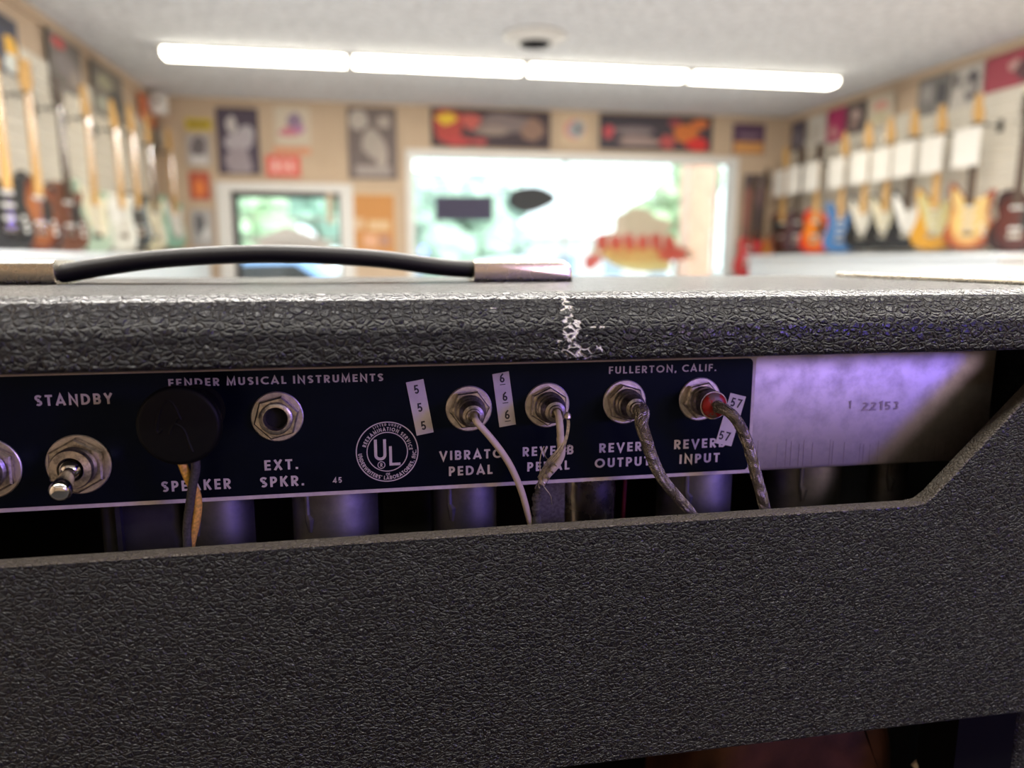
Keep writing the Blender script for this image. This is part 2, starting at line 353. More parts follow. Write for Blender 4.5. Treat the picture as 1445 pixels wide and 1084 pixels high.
def ribbon(pts, hw):
    """mitred ribbon outline pieces -> list of quads"""
    P = [Vector(p) for p in pts]; n = len(P); closed = (P[0]-P[-1]).length < 1e-6 and n > 3
    Lf = []; Rt = []
    for i in range(n):
        if closed: a = P[i-1] if i > 0 else P[n-2]; c = P[i+1] if i < n-1 else P[1]
        else: a = P[max(i-1, 0)]; c = P[min(i+1, n-1)]
        d1 = (P[i]-a); d2 = (c-P[i])
        if d1.length < 1e-9: d1 = d2
        if d2.length < 1e-9: d2 = d1
        d1.normalize(); d2.normalize(); n1 = Vector((-d1.y, d1.x)); n2 = Vector((-d2.y, d2.x)); m = n1+n2
        if m.length < .35: m = n1
        m.normalize(); k = hw/max(.38, m.dot(n1)); Lf.append(P[i]+m*k); Rt.append(P[i]-m*k)
    return [(Lf[i], Lf[i+1], Rt[i+1], Rt[i]) for i in range(n-1)]
def text_quads(txt, weight=.19, gap=.20, space=.42):
    if weight not in _G: _G[weight] = glyphs(weight)
    g = _G[weight]; x = 0; q = []
    for ch in txt:
        if ch == ' ': x += space; continue
        w, st = g[ch]
        for j, s_ in enumerate(st):
            for quad in ribbon(s_, weight/2): q.append(([(p.x+x, p.y) for p in quad], x+w/2, j))
        x += w+gap
    return q, x-gap
def text_line(mb, txt, o, e, height, nrm=(0,-1,0), weight=.19, gap=.20, space=.42, lift=.00012, width=None):
    """o: baseline start, e: unit reading direction; width stretches the gaps so the line ends where it should"""
    o = Vector(o); e = Vector(e).normalized(); up = Vector(nrm).cross(e)
    if up.z < 0: up = -up
    q, w = text_quads(txt, weight, gap, space); sx = width/height/w if width else 1
    for quad, _, j in q: mb.add([o+e*(a*height*sx)+up*(b*height)+Vector(nrm)*(lift+j*.000018) for a, b in quad], [(0,1,2,3)])
    return w*height*sx
def text_ring(mb, txt, c, r, height, mid, inward=False, Y=.3, weight=.19, span=None, gap=.2, space=.42):
    """letters round a circle in the XZ plane; mid = angle of the middle in degrees (90 = top); inward: tops face the centre"""
    _, w = text_quads(txt, weight, gap, space)
    if span:
        gap += (radians(span)*r/height-w)/(len(txt)-1)
        _, w = text_quads(txt, weight, gap, space)
    for quad, xm, lj in text_quads(txt, weight, gap, space)[0]:
        s_ = (xm-w/2)*height; ang = radians(mid)+(s_/r if inward else -s_/r)
        ca, sa = cos(ang), sin(ang)
        if inward: ex = (-sa, ca); ez = (-ca, -sa)
        else: ex = (sa, -ca); ez = (ca, sa)
        vs = []
        for a, b in quad:
            dx = (a-xm)*height; dz = b*height
            vs.append((c[0]+ca*r+ex[0]*dx+ez[0]*dz, Y-lj*.000012, c[1]+sa*r+ex[1]*dx+ez[1]*dz))
        mb.add(vs, [(0,1,2,3)])

# ================================================================== ROOM SHELL
ZF, ZC, XL, XR, YF, YN = -1.15, 1.40, -1.90, 4.12, 7.20, -3.2
struct(MB().box((XL-.1, 1.3, ZF-.1), (XR+.1, YF+.15, ZF)).build('floor', M['floor']))
struct(MB().box((XL-.1, YN-.1, ZF-.1), (XR+.1, 1.3, ZF)).build('floor', M['unseen_dark_floor']))  # unseen dark flooring, added to cut the floor's reflection in the vinyl
struct(MB().box((XL-.1, YN-.1, ZC), (XR+.1, YF+.15, ZC+.1)).build('ceiling', M['ceiling']))
wall_left = struct(MB().box((XL-.1, YN-.1, ZF), (XL, YF+.15, ZC)).build('wall_left', M['wall']))
wall_right = struct(MB().box((XR, YN-.1, ZF), (XR+.1, YF+.15, ZC)).build('wall_right', M['wall']))
struct(MB().box((XL, YN-.1, ZF), (XR, YN, ZC)).build('wall_near', M['wall']))
# far wall with two openings
wa, wb = UY(580, 230, YF), UY(1034, 230, YF)
W1 = (wa.x, wb.x, -.45, UY(800, 224, YF).z)
va, vb = UY(322, 268, YF), UY(482, 268, YF)
W2 = (va.x, vb.x, -.60, UY(400, 268, YF).z)
m = MB()
m.box((XL, YF, ZF), (W2[0], YF+.15, ZC)); m.box((W2[0], YF, W2[3]), (W2[1], YF+.15, ZC)); m.box((W2[0], YF, ZF), (W2[1], YF+.15, W2[2]))
m.box((W2[1], YF, ZF), (W1[0], YF+.15, ZC)); m.box((W1[0], YF, W1[3]), (W1[1], YF+.15, ZC)); m.box((W1[0], YF, ZF), (W1[1], YF+.15, W1[2]))
m.box((W1[1], YF, ZF), (XR, YF+.15, ZC))
wall_far = struct(m.build('wall_far', M['wall']))

def window(name, W, t, head, mull, bars=()):
    x0, x1, z0, z1 = W
    fr = MB()
    fr.box((x0-t, YF-.03, z0), (x0+.02, YF+.10, z1)); fr.box((x1-.02, YF-.03, z0), (x1+t, YF+.10, z1))
    fr.box((x0-t, YF-.035, z1-.02), (x1+t, YF+.10, z1+head)); fr.box((x0-t, YF-.06, z0-.06), (x1+t, YF+.10, z0+.02))
    w = fr.build(name, M['white']); struct(w)
    edges = [x0+.02]+list(mull)+[x1-.02]
    for a, b in zip(edges[:-1], edges[1:]):
        MB().box((a, YF+.075, z0+.02), (b, YF+.081, z1-.02)).build('pane', M['glass'], w)
    for mx_ in mull: MB().box((mx_-.012, YF+.05, z0+.02), (mx_+.012, YF+.10, z1-.02)).build('mullion', M['aluminium'], w)
    for zz in bars: MB().box((x0+.02, YF+.06, zz-.010), (x1-.02, YF+.072, zz+.010)).build('glazing_bar', M['aluminium'], w)
    return w
mx = UY(799, 300, YF).x
win1 = window('window_1', W1, .05, .05, [mx])
win2 = window('window_2', W2, .10, .06, [], [UY(400, 308, YF).z, UY(400, 337, YF).z])
g = .05; m = MB(); x0, x1, z0, z1 = W2
m.box((x0+.02, YF+.03, z1-.07), (x1-.02, YF+.09, z1-.02)); m.box((x0+.02, YF+.03, z0), (x0+.07, YF+.09, z1-.02)); m.box((x1-.04, YF+.03, z0), (x1-.02, YF+.09, z1-.02))
m.build('sash', M['brown_trim'], win2)
# folding security gate behind the big window
gate = thing('security_gate', ((W1[0]+W1[1])/2, YF+.3, -.5), 'folding metal security gate of crossing thin bars outside the big shop window', 'gate')
m = MB(); st = .30; z = W1[2]
nx = int((W1[1]-W1[0])/st)+1
for i in range(nx):
    xx = W1[0]+i*st
    for j in range(4):
        zz = -.45+j*.42
        m.tube([(xx, YF+.3, zz), (xx+st, YF+.3, zz+.42)], .004, 4); m.tube([(xx+st, YF+.31, zz), (xx, YF+.31, zz+.42)], .004, 4)
m.build('lattice', M['white'], gate); 
for xx in (W1[0]+.02, W1[1]-.02): MB().box((xx-.015, YF+.285, -.52), (xx+.015, YF+.315, W1[3]+.05)).build('side_rail', M['white'], gate)
m = MB(); m.box((W1[0], YF+.15, -.54), (W1[1], YF+.45, -.5)); m.build('sill_ledge', M['white'], gate)

# battens, trims
for i, xx in enumerate((UY(462, 200, YF).x, UY(590, 180, YF).x, UY(1016, 190, YF).x)):
    struct(MB().box((xx-.03, YF-.012, W1[3]+.1 if i else W2[3]-.3), (xx+.03, YF, ZC)).build('trim_%d' % (i+1), M['wall']))
struct(MB().box((XL, YN, ZC-.06), (XL+.02, YF, ZC)).build('trim_left', M['wall']))
struct(MB().box((XR-.02, YN, ZC-.06), (XR, YF, ZC)).build('trim_right', M['wall']))

# slatwall boards, one object per slat
def slats(wall, x, sgn, ya, yb, ztop, n):
    h = .0762
    MB().box((min(x, x+sgn*.008), ya, ztop-n*h), (max(x, x+sgn*.008), yb, ztop)).build('slat_backing', M['slatgap'], wall)
    src = None
    for i in range(n):
        z1 = ztop-i*h
        if src is None:
            a, b = x+sgn*.008, x+sgn*.02
            src = MB().box((min(a, b), ya, z1-h+.010), (max(a, b), yb, z1)).build('slat', M['slat'], wall)
        else:
            o = src.copy(); o.location = src.location+Vector((0, 0, -i*h)); COL.objects.link(o)
slats(wall_left, XL, 1, 2.4, 7.0, 1.13, 20)
slats(wall_right, XR, -1, 3.95, 7.12, 1.13, 20)

# fluorescent fixtures
for i, (xa, xb, lab) in enumerate(((220, 480, 'ceiling tube light nearest the left wall, leftmost of the four in line'), (486, 731, 'ceiling tube light second from the left, just left of the round vent'),
                          (737, 966, 'ceiling tube light third from the left, below the round vent'), (970, 1187, 'ceiling tube light nearest the right wall, rightmost of the four in line'))):
    a, b = UZ(xa, 75+xa*.037, 1.33).x, UZ(xb, 75+xb*.037, 1.33).x
    a = -1.405+i*1.251; b = a+1.228
    t = thing('ceiling_light', ((a+b)/2, 5.62, 1.33), lab, 'ceiling light', 'tube lights in a row across the ceiling')
    pr = [(-.085, ZC-.018), (.085, ZC-.018), (.082, 1.362), (.055, 1.338), (-.055, 1.338), (-.082, 1.362)]
    MB().prism(pr, lambda p, q, d: (d, 5.62+p, q), a+.02, b-.02).build('diffuser', M['diffuser'], t)
    m = MB(); m.box((a, 5.53, ZC-.02), (b, 5.71, ZC)); m.box((a, 5.532, 1.336), (a+.02, 5.708, ZC-.02)); m.box((b-.02, 5.532, 1.336), (b, 5.708, ZC-.02)); m.build('housing', M['white'], t)
v = UZ(755, 50, ZC)
t = thing('ceiling_vent', (v.x, v.y, ZC-.06), 'round white ceiling vent with a dark centre above the tube lights', 'vent')
MB().lathe([(0, .20), (.012, .205), (.03, .17), (.045, .14), (.05, .10)], (v.x, v.y, ZC), (0, 0, -1), 28).build('ring', M['white'], t)
MB().lathe([(0, .10), (.006, .10), (.012, .04)], (v.x, v.y, ZC-.051), (0, 0, -1), 24).build('grille', M['black'], t)
p = UY(252, 152, 6.9); t = thing('wall_box', (XL+.08, 6.95, 1.2), 'small white box high in the far left corner', 'alarm box')
m = MB(); m.prism_bevel([(-.06, 1.2), (.06, 1.2), (.06, 1.37), (-.06, 1.37)], lambda a, b, d: (XL+.11+a, d, b), 6.9, 7.0, .015); m.build('housing', M['white'], t)
MB().lathe([(0, .02), (.004, .018)], (XL+.11, 6.9, 1.30), (0, -1, 0), 12).build('lens', M['gblack'], t)
MB().box((XL, 6.92, 1.25), (XL+.05, 6.98, 1.32)).build('bracket', M['white'], t)

# posters: a thin board with flat printed patches
def poster(plane, px, base, blobs, label, cat='poster', frame=None, group=None, name='poster'):
    """plane 'far' / 'left' / 'right'; px = (x0, y0, x1, y1) in the photograph; blobs in board units 0..1"""
    x0, y0, x1, y1 = px; cx, cy = (x0+x1)/2, (y0+y1)/2
    if plane == 'far':
        A = UY(x0, cy, YF).x; B = UY(x1, cy, YF).x; z1 = UY(cx, y0, YF).z; z0 = UY(cx, y1, YF).z
        fn = lambda a, b, d: (A+(B-A)*a, YF-.013-d, z0+(z1-z0)*b)
    else:
        X = XL+.022 if plane == 'left' else XR-.022; s_ = 1 if plane == 'left' else -1
        A = UX(x0, cy, X).y; B = UX(x1, cy, X).y; z1 = UX(cx, y0, X).z; z0 = UX(cx, y1, X).z
        z1 = min(z1, ZC-.07)
        fn = lambda a, b, d: (X+s_*d, A+(B-A)*a, z0+(z1-z0)*b)
    c0 = Vector(fn(.5, 0, 0))
    t = thing(name, c0, label, cat, group)
    MB().prism([(0, 0), (1, 0), (1, 1), (0, 1)], fn, 0, .006).build('board', flat(base), t)
    if frame:
        m = MB(); f = .05
        for q in (((0, 0), (1, 0), (1, f), (0, f)), ((0, 1-f), (1, 1-f), (1, 1), (0, 1)), ((0, f), (f, f), (f, 1-f), (0, 1-f)), ((1-f, f), (1, f), (1, 1-f), (1-f, 1-f))):
            m.prism(q, fn, .006, .014)
        m.build('frame', flat(frame), t)
    cols = {}
    for k, bl in enumerate(blobs):
        cols.setdefault(bl[4], []).append((k, bl))
    mats = []; m = MB()
    for ci, (c, bs) in enumerate(cols.items()):
        mats.append(flat(c)); m.cur = ci
        for k, (u, v, ru, rv, _, *sh) in bs:
            if sh and sh[0] == 'r': poly = [(u-ru, v-rv), (u+ru, v-rv), (u+ru, v+rv), (u-ru, v+rv)]
            else:
                rnd = random.Random(k*31+int(px[0])); poly = []
                for j in range(14):
                    q = 2*pi*j/14; rr = 1+rnd.uniform(-.18, .18); poly.append((u+ru*rr*cos(q), v+rv*rr*sin(q)))
            poly = [(min(.98, max(.02, a)), min(.98, max(.02, b))) for a, b in poly]
            m.prism(poly, fn, .0062, .0070+.0003*k)
    if blobs: m.build('print', mats, t, smooth=0)
    return t
DK = (.035, .03, .045); GR = (.30, .27, .27); LG = (.52, .48, .48); RD = (.55, .05, .04); YL = (.75, .52, .04); OR = (.75, .22, .05)
poster('far', (262, 168, 299, 184), (.62, .47, .05), [(.5, .5, .4, .22, (.30, .22, .03), 'r')], 'small yellow strip sign high at the left end of the far wall', 'sign')
poster('far', (262, 187, 300, 236), (.42, .38, .38), [(.5, .6, .3, .3, (.15, .13, .14)), (.5, .2, .3, .12, (.62, .60, .60), 'r')], 'framed grey photo under the yellow strip sign', 'picture', (.55, .45, .32))
poster('far', (268, 243, 297, 282), (.45, .09, .05), [(.5, .4, .25, .3, OR)], 'small red and orange picture left of the small window', 'picture')
poster('far', (271, 296, 301, 348), (.42, .40, .40), [(.4, .6, .22, .3, (.10, .10, .11)), (.65, .35, .15, .2, (.7, .7, .7))], 'small black and white picture left of the small window, below the red one', 'picture')
poster('far', (307, 153, 366, 246), (.075, .055, .085), [(.35, .75, .13, .14, LG), (.72, .62, .2, .12, (.45, .42, .45)), (.5, .5, .33, .14, (.42, .38, .42)), (.5, .18, .3, .22, (.33, .28, .31))], 'dark poster with pale figures, upper left of the small window')
poster('far', (388, 151, 438, 206), (.62, .54, .43), [(.55, .65, .22, .2, (.28, .20, .30)), (.4, .35, .28, .14, (.55, .20, .25)), (.7, .42, .16, .1, (.45, .20, .38))], 'cream poster with purple and red print above the red sign')
poster('far', (386, 208, 438, 218), (.70, .33, .20), [], 'thin orange strip above the red sign', 'sign')
poster('far', (376, 220, 424, 250), (.72, .13, .10), [(.25, .5, .07, .3, (.85, .55, .5), 'r'), (.5, .5, .07, .3, (.85, .45, .4), 'r'), (.74, .5, .07, .3, (.85, .5, .45), 'r')], 'bright red sign with pale letters above the small window', 'sign')
poster('far', (491, 152, 560, 253), (.16, .125, .12), [(.22, .82, .2, .14, (.45, .40, .36)), (.75, .80, .14, .10, (.42, .36, .32)), (.5, .5, .2, .2, (.40, .35, .31)), (.68, .38, .12, .22, (.42, .36, .32)), (.5, .12, .36, .07, (.36, .31, .29), 'r')], 'grey brown poster with pale crossing shapes, left of the big window')
poster('far', (497, 270, 560, 372), (.55, .25, .07), [(.15, .55, .12, .08, (.65, .45, .28), 'r'), (.6, .53, .24, .07, (.68, .48, .28), 'r'), (.4, .32, .16, .09, (.72, .40, .25), 'r'), (.72, .32, .12, .08, (.45, .25, .18), 'r')], 'orange brown notice board with pinned papers between the two windows', 'notice board', (.62, .48, .33), name='notice_board')
poster('far', (608, 155, 776, 209), (.055, .035, .045), [(.14, .55, .13, .4, (.45, .06, .05)), (.13, .72, .08, .16, YL), (.33, .68, .09, .2, (.55, .12, .10)), (.22, .15, .14, .12, (.50, .06, .06)), (.40, .15, .06, .1, (.45, .08, .08)), (.62, .66, .20, .26, (.22, .17, .17)), (.85, .5, .10, .28, (.28, .17, .13)), (.5, .45, .14, .12, (.32, .25, .22))], 'wide dark banner with red and yellow figure at its left, above the big window', 'banner')
poster('far', (789, 161, 832, 205), (.62, .48, .33), [(.5, .5, .34, .36, (.62, .25, .22)), (.56, .5, .27, .3, (.40, .42, .45)), (.6, .5, .12, .14, (.12, .16, .16))], 'small square picture with a round emblem between the two banners', 'picture')
poster('far', (845, 163, 1004, 213), (.05, .04, .055), [(.08, .5, .05, .2, (.55, .08, .10)), (.30, .55, .17, .12, (.24, .19, .20)), (.35, .25, .2, .14, (.36, .26, .24)), (.60, .25, .07, .18, (.45, .08, .08)), (.66, .8, .06, .12, (.28, .05, .07)), (.76, .5, .11, .28, (.62, .18, .04)), (.88, .78, .08, .14, (.66, .18, .05)), (.86, .2, .11, .2, (.65, .03, .03))], 'wide black banner with red and orange lettering at its right, above the big window', 'banner')
poster('far', (1033, 175, 1078, 218), (.10, .05, .10), [(.5, .2, .46, .2, (.62, .30, .10), 'r'), (.5, .6, .3, .06, (.25, .16, .22), 'r')], 'small purple picture with an orange lower edge, right end of the far wall', 'picture')
poster('far', (1046, 246, 1078, 385), (.09, .07, .085), [(.25, .6, .2, .3, (.40, .16, .13)), (.7, .8, .2, .12, (.24, .15, .17))], 'tall dark poster with a reddish figure right of the big window')
poster('left', (-26, 18, 24, 98), (.04, .05, .10), [(.75, .5, .2, .2, (.85, .48, .05)), (.75, .2, .25, .16, (.72, .76, .72)), (.5, .85, .4, .1, (.03, .03, .05))], 'dark blue poster with a yellow patch, nearest the camera on the left wall')
poster('left', (68, 52, 113, 128), (.17, .15, .14), [(.3, .85, .2, .1, (.55, .10, .10)), (.5, .5, .35, .22, (.24, .21, .21)), (.75, .3, .2, .2, (.32, .27, .24))], 'dark grey poster with a red corner on the left wall')
poster('left', (130, 95, 172, 168), (.19, .17, .15), [(.4, .7, .25, .15, (.36, .34, .24)), (.7, .4, .2, .2, (.06, .07, .08)), (.3, .25, .2, .15, (.40, .41, .34))], 'mixed grey green poster, third along the left wall')
poster('left', (196, 130, 219, 176), (.62, .18, .08), [(.5, .3, .3, .2, (.70, .35, .18))], 'small orange red poster at the far end of the left wall')
poster('left', (219, 176, 229, 210), (.10, .11, .12), [(.5, .5, .3, .3, (.3, .3, .3))], 'small dark poster below the orange one on the left wall')
poster('right', (1117, 172, 1136, 212), (.08, .07, .10), [(.5, .4, .3, .3, (.2, .18, .22))], 'small dark poster at the far end of the right wall')
poster('right', (1141, 163, 1165, 208), (.62, .60, .55), [(.5, .5, .3, .3, (.5, .47, .42))], 'pale poster between the small dark one and the magenta one')
poster('right', (1168, 152, 1193, 200), (.38, .03, .12), [(.4, .3, .2, .2, (.6, .3, .3))], 'magenta poster on the right wall')
poster('right', (1195, 143, 1222, 188), (.11, .09, .09), [(.5, .6, .25, .2, (.45, .33, .30)), (.4, .3, .2, .2, (.3, .2, .18))], 'dark poster with a pale face-like patch right of the magenta one')
poster('right', (1226, 128, 1262, 178), (.62, .55, .44), [(.5, .65, .3, .15, (.66, .34, .28)), (.5, .3, .3, .2, (.55, .50, .34))], 'cream poster with a pink band on the right wall')
poster('right', (1297, 103, 1341, 160), (.20, .19, .185), [(.3, .6, .15, .25, (.36, .34, .33)), (.75, .5, .15, .3, (.06, .06, .07))], 'dark grey poster above the amber guitar')
poster('right', (1345, 86, 1387, 150), (.55, .52, .48), [(.65, .5, .25, .38, (.09, .08, .09)), (.6, .45, .12, .16, (.5, .47, .44)), (.15, .7, .13, .2, (.15, .14, .14))], 'black and white poster above the nearest sunburst guitar')
poster('right', (1392, 66, 1470, 122), (.36, .05, .08), [(.55, .6, .12, .15, (.6, .35, .33)), (.75, .4, .2, .3, (.12, .05, .06))], 'crimson poster nearest the camera on the right wall')

# signs hanging inside the big window and the painted window decal
def hang_sign(fnpoly, px, label, name, c):
    A = UY(px[0], px[1], YF-.07)
    t = thing(name, A, label, 'sign')
    MB().prism(fnpoly, lambda a, b, d: tuple(UY(a, b, YF-.07)+Vector((0, d, 0))), -.02, .02).build('board', c, t)
    m = MB()
    return t, m
t, m = hang_sign([(614, 277), (695, 277), (695, 311), (614, 311)], (654, 311), 'dark rectangular sign hanging in the left pane of the big window', 'window_sign', flat((.035, .03, .07)))
for xx in (625, 685):
    m.tube([UY(xx, 278, YF-.07), UY(xx, 231, YF-.07)], .003, 5)
m.build('cord', M['black'], t)
pts = [(717, 282), (722, 270), (735, 265.5), (752, 264), (768, 267), (778, 273), (784, 279), (780, 286), (768, 293), (752, 299), (738, 300), (725, 295), (718, 288)]
pl = [(p.x, p.y) for p in spline([(a, b, 0) for a, b in pts], 4, True)]
t, m = hang_sign(pl, (750, 300), 'dark oval sign with a thin cord hanging beside the window divider', 'window_sign', flat((.022, .025, .03)))
m.tube([UY(783, 279, YF-.07), UY(799, 279, YF-.05)], .004, 5); m.tube([UY(750, 265, YF-.07), UY(750, 231, YF-.07)], .003, 5); m.build('cord', M['black'], t)
YD = YF+.068
dec = thing('window_decal', UY(905, 385, YD), 'painted tan, red and yellow sign on the right pane of the big window', 'window decal')
def dpoly(pts): return [(p.x, p.y) for p in spline([(a, b, 0) for a, b in pts], 4, True)]
def dec_part(nm, polys, c, d):
    m = MB()
    for q in polys: m.prism(dpoly(q), lambda a, b, dd: tuple(UY(a, b, YD)+Vector((0, dd, 0))), -d, .004)
    m.build(nm, c, dec, smooth=0)
def trans(col):
    m_ = bpy.data.materials.new('decal_film'); m_.use_nodes = True; nt = m_.node_tree; nt.nodes.clear()
    o = N(nt, 'ShaderNodeOutputMaterial'); a = N(nt, 'ShaderNodeBsdfTranslucent'); b = N(nt, 'ShaderNodeBsdfDiffuse'); c = N(nt, 'ShaderNodeMixShader'); c.inputs[0].default_value = .2
    d = N(nt, 'ShaderNodeBsdfTransparent'); e = N(nt, 'ShaderNodeMixShader'); e.inputs[0].default_value = .3
    for n_ in (a, b, d): n_.inputs[0].default_value = (*col, 1)
    nt.links.new(a.outputs[0], c.inputs[1]); nt.links.new(b.outputs[0], c.inputs[2]); nt.links.new(c.outputs[0], e.inputs[1]); nt.links.new(d.outputs[0], e.inputs[2]); nt.links.new(e.outputs[0], o.inputs[0]); return m_
dec_part('dome', [[(838, 345), (850, 330), (866, 326), (869, 305), (880, 301), (888, 295), (902, 293), (916, 297), (926, 306), (940, 310), (950, 316), (942, 330), (960, 345), (975, 352), (975, 366), (905, 370), (838, 362)]], trans((.92, .78, .66)), .001)
dec_part('lower_band', [[(852, 350), (880, 345), (930, 352), (945, 370), (940, 383), (890, 382), (856, 368)]], trans((.98, .84, .52)), .002)
dec_part('lettering', [[(842+i*19, 333+(i % 2)*4), (855+i*19, 332), (857+i*19, 350+(i % 3)), (845+i*19, 352)] for i in range(6)]+[[(826, 362), (842, 360), (850, 366), (836, 380), (826, 378)], [(930, 352), (948, 350), (966, 352), (968, 364), (948, 368), (932, 366)]], trans((.95, .42, .38)), .003)

# display counters along the side walls
def counter(xa, xb, ya, yb, lab):
    t = thing('display_counter', ((xa+xb)/2, (ya+yb)/2, ZF), lab, 'counter')
    MB().box((xa+.03, ya+.03, ZF), (xb-.03, yb-.03, .0)).build('base', M['counter'], t)
    MB().prism_bevel([(xa, ya), (xb, ya), (xb, yb), (xa, yb)], lambda a, b, d: (a, b, d), -.001, .03, .008).build('worktop', M['counter'], t)
counter(XL+.03, -1.42, 2.6, 6.9, 'long white counter under the guitars on the left wall')
counter(3.45, XR-.03, 3.7, 6.7, 'long white counter under the guitars on the right wall')
# ================================================================== GUITARS
def out2(pts, n=5): return [(p.x, p.y) for p in spline([(a, b, 0) for a, b in pts], n, True)]
STRAT = out2([(0, 0), (.09, .010), (.150, .055), (.163, .12), (.138, .19), (.118, .24), (.124, .30), (.140, .35), (.143, .385), (.122, .390), (.090, .358), (.05, .335), (0, .33), (-.045, .345), (-.085, .40), (-.112, .435), (-.136, .442), (-.146, .405), (-.134, .34), (-.120, .26), (-.135, .19), (-.163, .12), (-.150, .055), (-.09, .010)])
TELE = out2([(0, 0), (.09, .008), (.145, .05), (.158, .12), (.138, .19), (.118, .24), (.125, .30), (.150, .36), (.145, .395), (.110, .385), (.075, .345), (.035, .33), (0, .36), (-.05, .395), (-.105, .392), (-.140, .355), (-.138, .29), (-.120, .24), (-.138, .19), (-.158, .12), (-.145, .05), (-.09, .008)])
LP = out2([(0, 0), (.09, .008), (.150, .05), (.165, .12), (.145, .18), (.112, .225), (.115, .27), (.135, .31), (.135, .35), (.105, .335), (.075, .32), (.035, .36), (0, .385), (-.06, .395), (-.110, .375), (-.128, .32), (-.115, .25), (-.112, .225), (-.145, .18), (-.165, .12), (-.150, .05), (-.09, .008)])
GUARD = out2([(.03, .10), (.085, .11), (.118, .14), (.105, .20), (.098, .25), (.112, .33), (.085, .345), (.04, .325), (-.035, .325), (-.075, .38), (-.115, .41), (-.115, .34), (-.075, .24), (-.04, .15)])
TGUARD = out2([(-.02, .20), (-.095, .19), (-.125, .24), (-.118, .31), (-.08, .35), (.02, .345), (.03, .30), (.03, .22)])
def guitar_proto(kind):
    t = bpy.data.objects.new('electric_guitar', None); t.empty_display_size = .05; COL.objects.link(t); WP[t.name] = Vector()
    fn = lambda a, b, d: (a, d, b)
    poly = {'strat': STRAT, 'tele': TELE, 'lp': LP}[kind]
    MB().prism_bevel(poly, fn, -.045, 0, .008, 3).build('body', M['gblack'], t)
    if kind == 'strat': MB().prism(GUARD, fn, -.0475, -.045).build('pickguard', M['cream'], t)
    elif kind == 'tele': MB().prism(TGUARD, fn, -.0475, -.045).build('pickguard', M['cream'], t)
    else: MB().prism(out2([(.03, .14), (.08, .15), (.09, .24), (.04, .30), (.03, .24)]), fn, -.050, -.045).build('pickguard', M['cream'], t)
    m = MB(); zt = .82 if kind != 'lp' else .80
    vs = []
    for z, w in ((.30, .028), (zt, .0215)):
        for x, y in ((-w, -.055), (w, -.055), (w*.85, -.045), (w*.4, -.036 if z > .4 else -.044), (-w*.4, -.036 if z > .4 else -.044), (-w*.85, -.045)): vs.append((x, y, z))
    m.add(vs, [tuple(range(6)), tuple(range(11, 5, -1))]+[(i, i+6, (i+1) % 6+6, (i+1) % 6) for i in range(6)])
    m.build('neck', M['maple'], t)
    MB().prism([(-.026, .29), (.026, .29), (.0205, zt), (-.0205, zt)], fn, -.059, -.0552).build('fretboard', M['maple'], t)
    if kind == 'lp': hp = [(-.021, zt), (.021, zt), (.040, zt+.05), (.034, zt+.17), (.0, zt+.155), (-.034, zt+.17), (-.040, zt+.05)]
    else: hp = out2([(-.0215, zt), (.0215, zt), (.030, zt+.02), (.034, zt+.06), (.020, zt+.10), (.010, zt+.175), (-.012, zt+.19), (-.030, zt+.175), (-.036, zt+.10), (-.036, zt+.04)], 3)
    MB().prism(hp, fn, -.052, -.038).build('headstock', M['maple'], t)
    for i in range(6):
        m = MB()
        if kind == 'lp': sx = -1 if i < 3 else 1; zz = zt+.045+(i % 3)*.04
        else: sx = -1; zz = zt+.03+i*.025
        m.tube([(sx*.036, -.045, zz), (sx*.054, -.045, zz)], .0035, 6); m.lathe([(0, .008), (.004, .008)], (sx*.052, -.045, zz), (sx, 0, 0), 8)
        m.build('tuning_peg', M['chrome'], t)
    for zz in ((.155, .215, .275) if kind == 'strat' else (.15, .28)):
        MB().prism_bevel([(-.036, zz-.009), (.036, zz-.009), (.036, zz+.009), (-.036, zz+.009)], fn, -.053, -.047, .002, 1).build('pickup', M['gwhite'], t)
    MB().prism_bevel([(-.038, .09), (.038, .09), (.038, .12), (-.038, .12)], fn, -.056, -.045, .003, 1).build('bridge', M['chrome'], t)
    for kx, kz in ((.085, .17), (.098, .14), (.10, .11)):
        MB().lathe([(0, .011), (.010, .009)], (kx, -.047, kz-.01), (0, -1, 0), 12).build('knob', M['gwhite'], t)
    # strap of strings
    m = MB()
    for i in range(6):
        q = -.018+i*.0072; m.tube([(q, -.0575, .11), (q*.75, -.0605, zt)], .0005, 3, caps=False)
    o = m.build('strings', M['chrome'], t)
    return t
PROTO = {}; GC = [0]
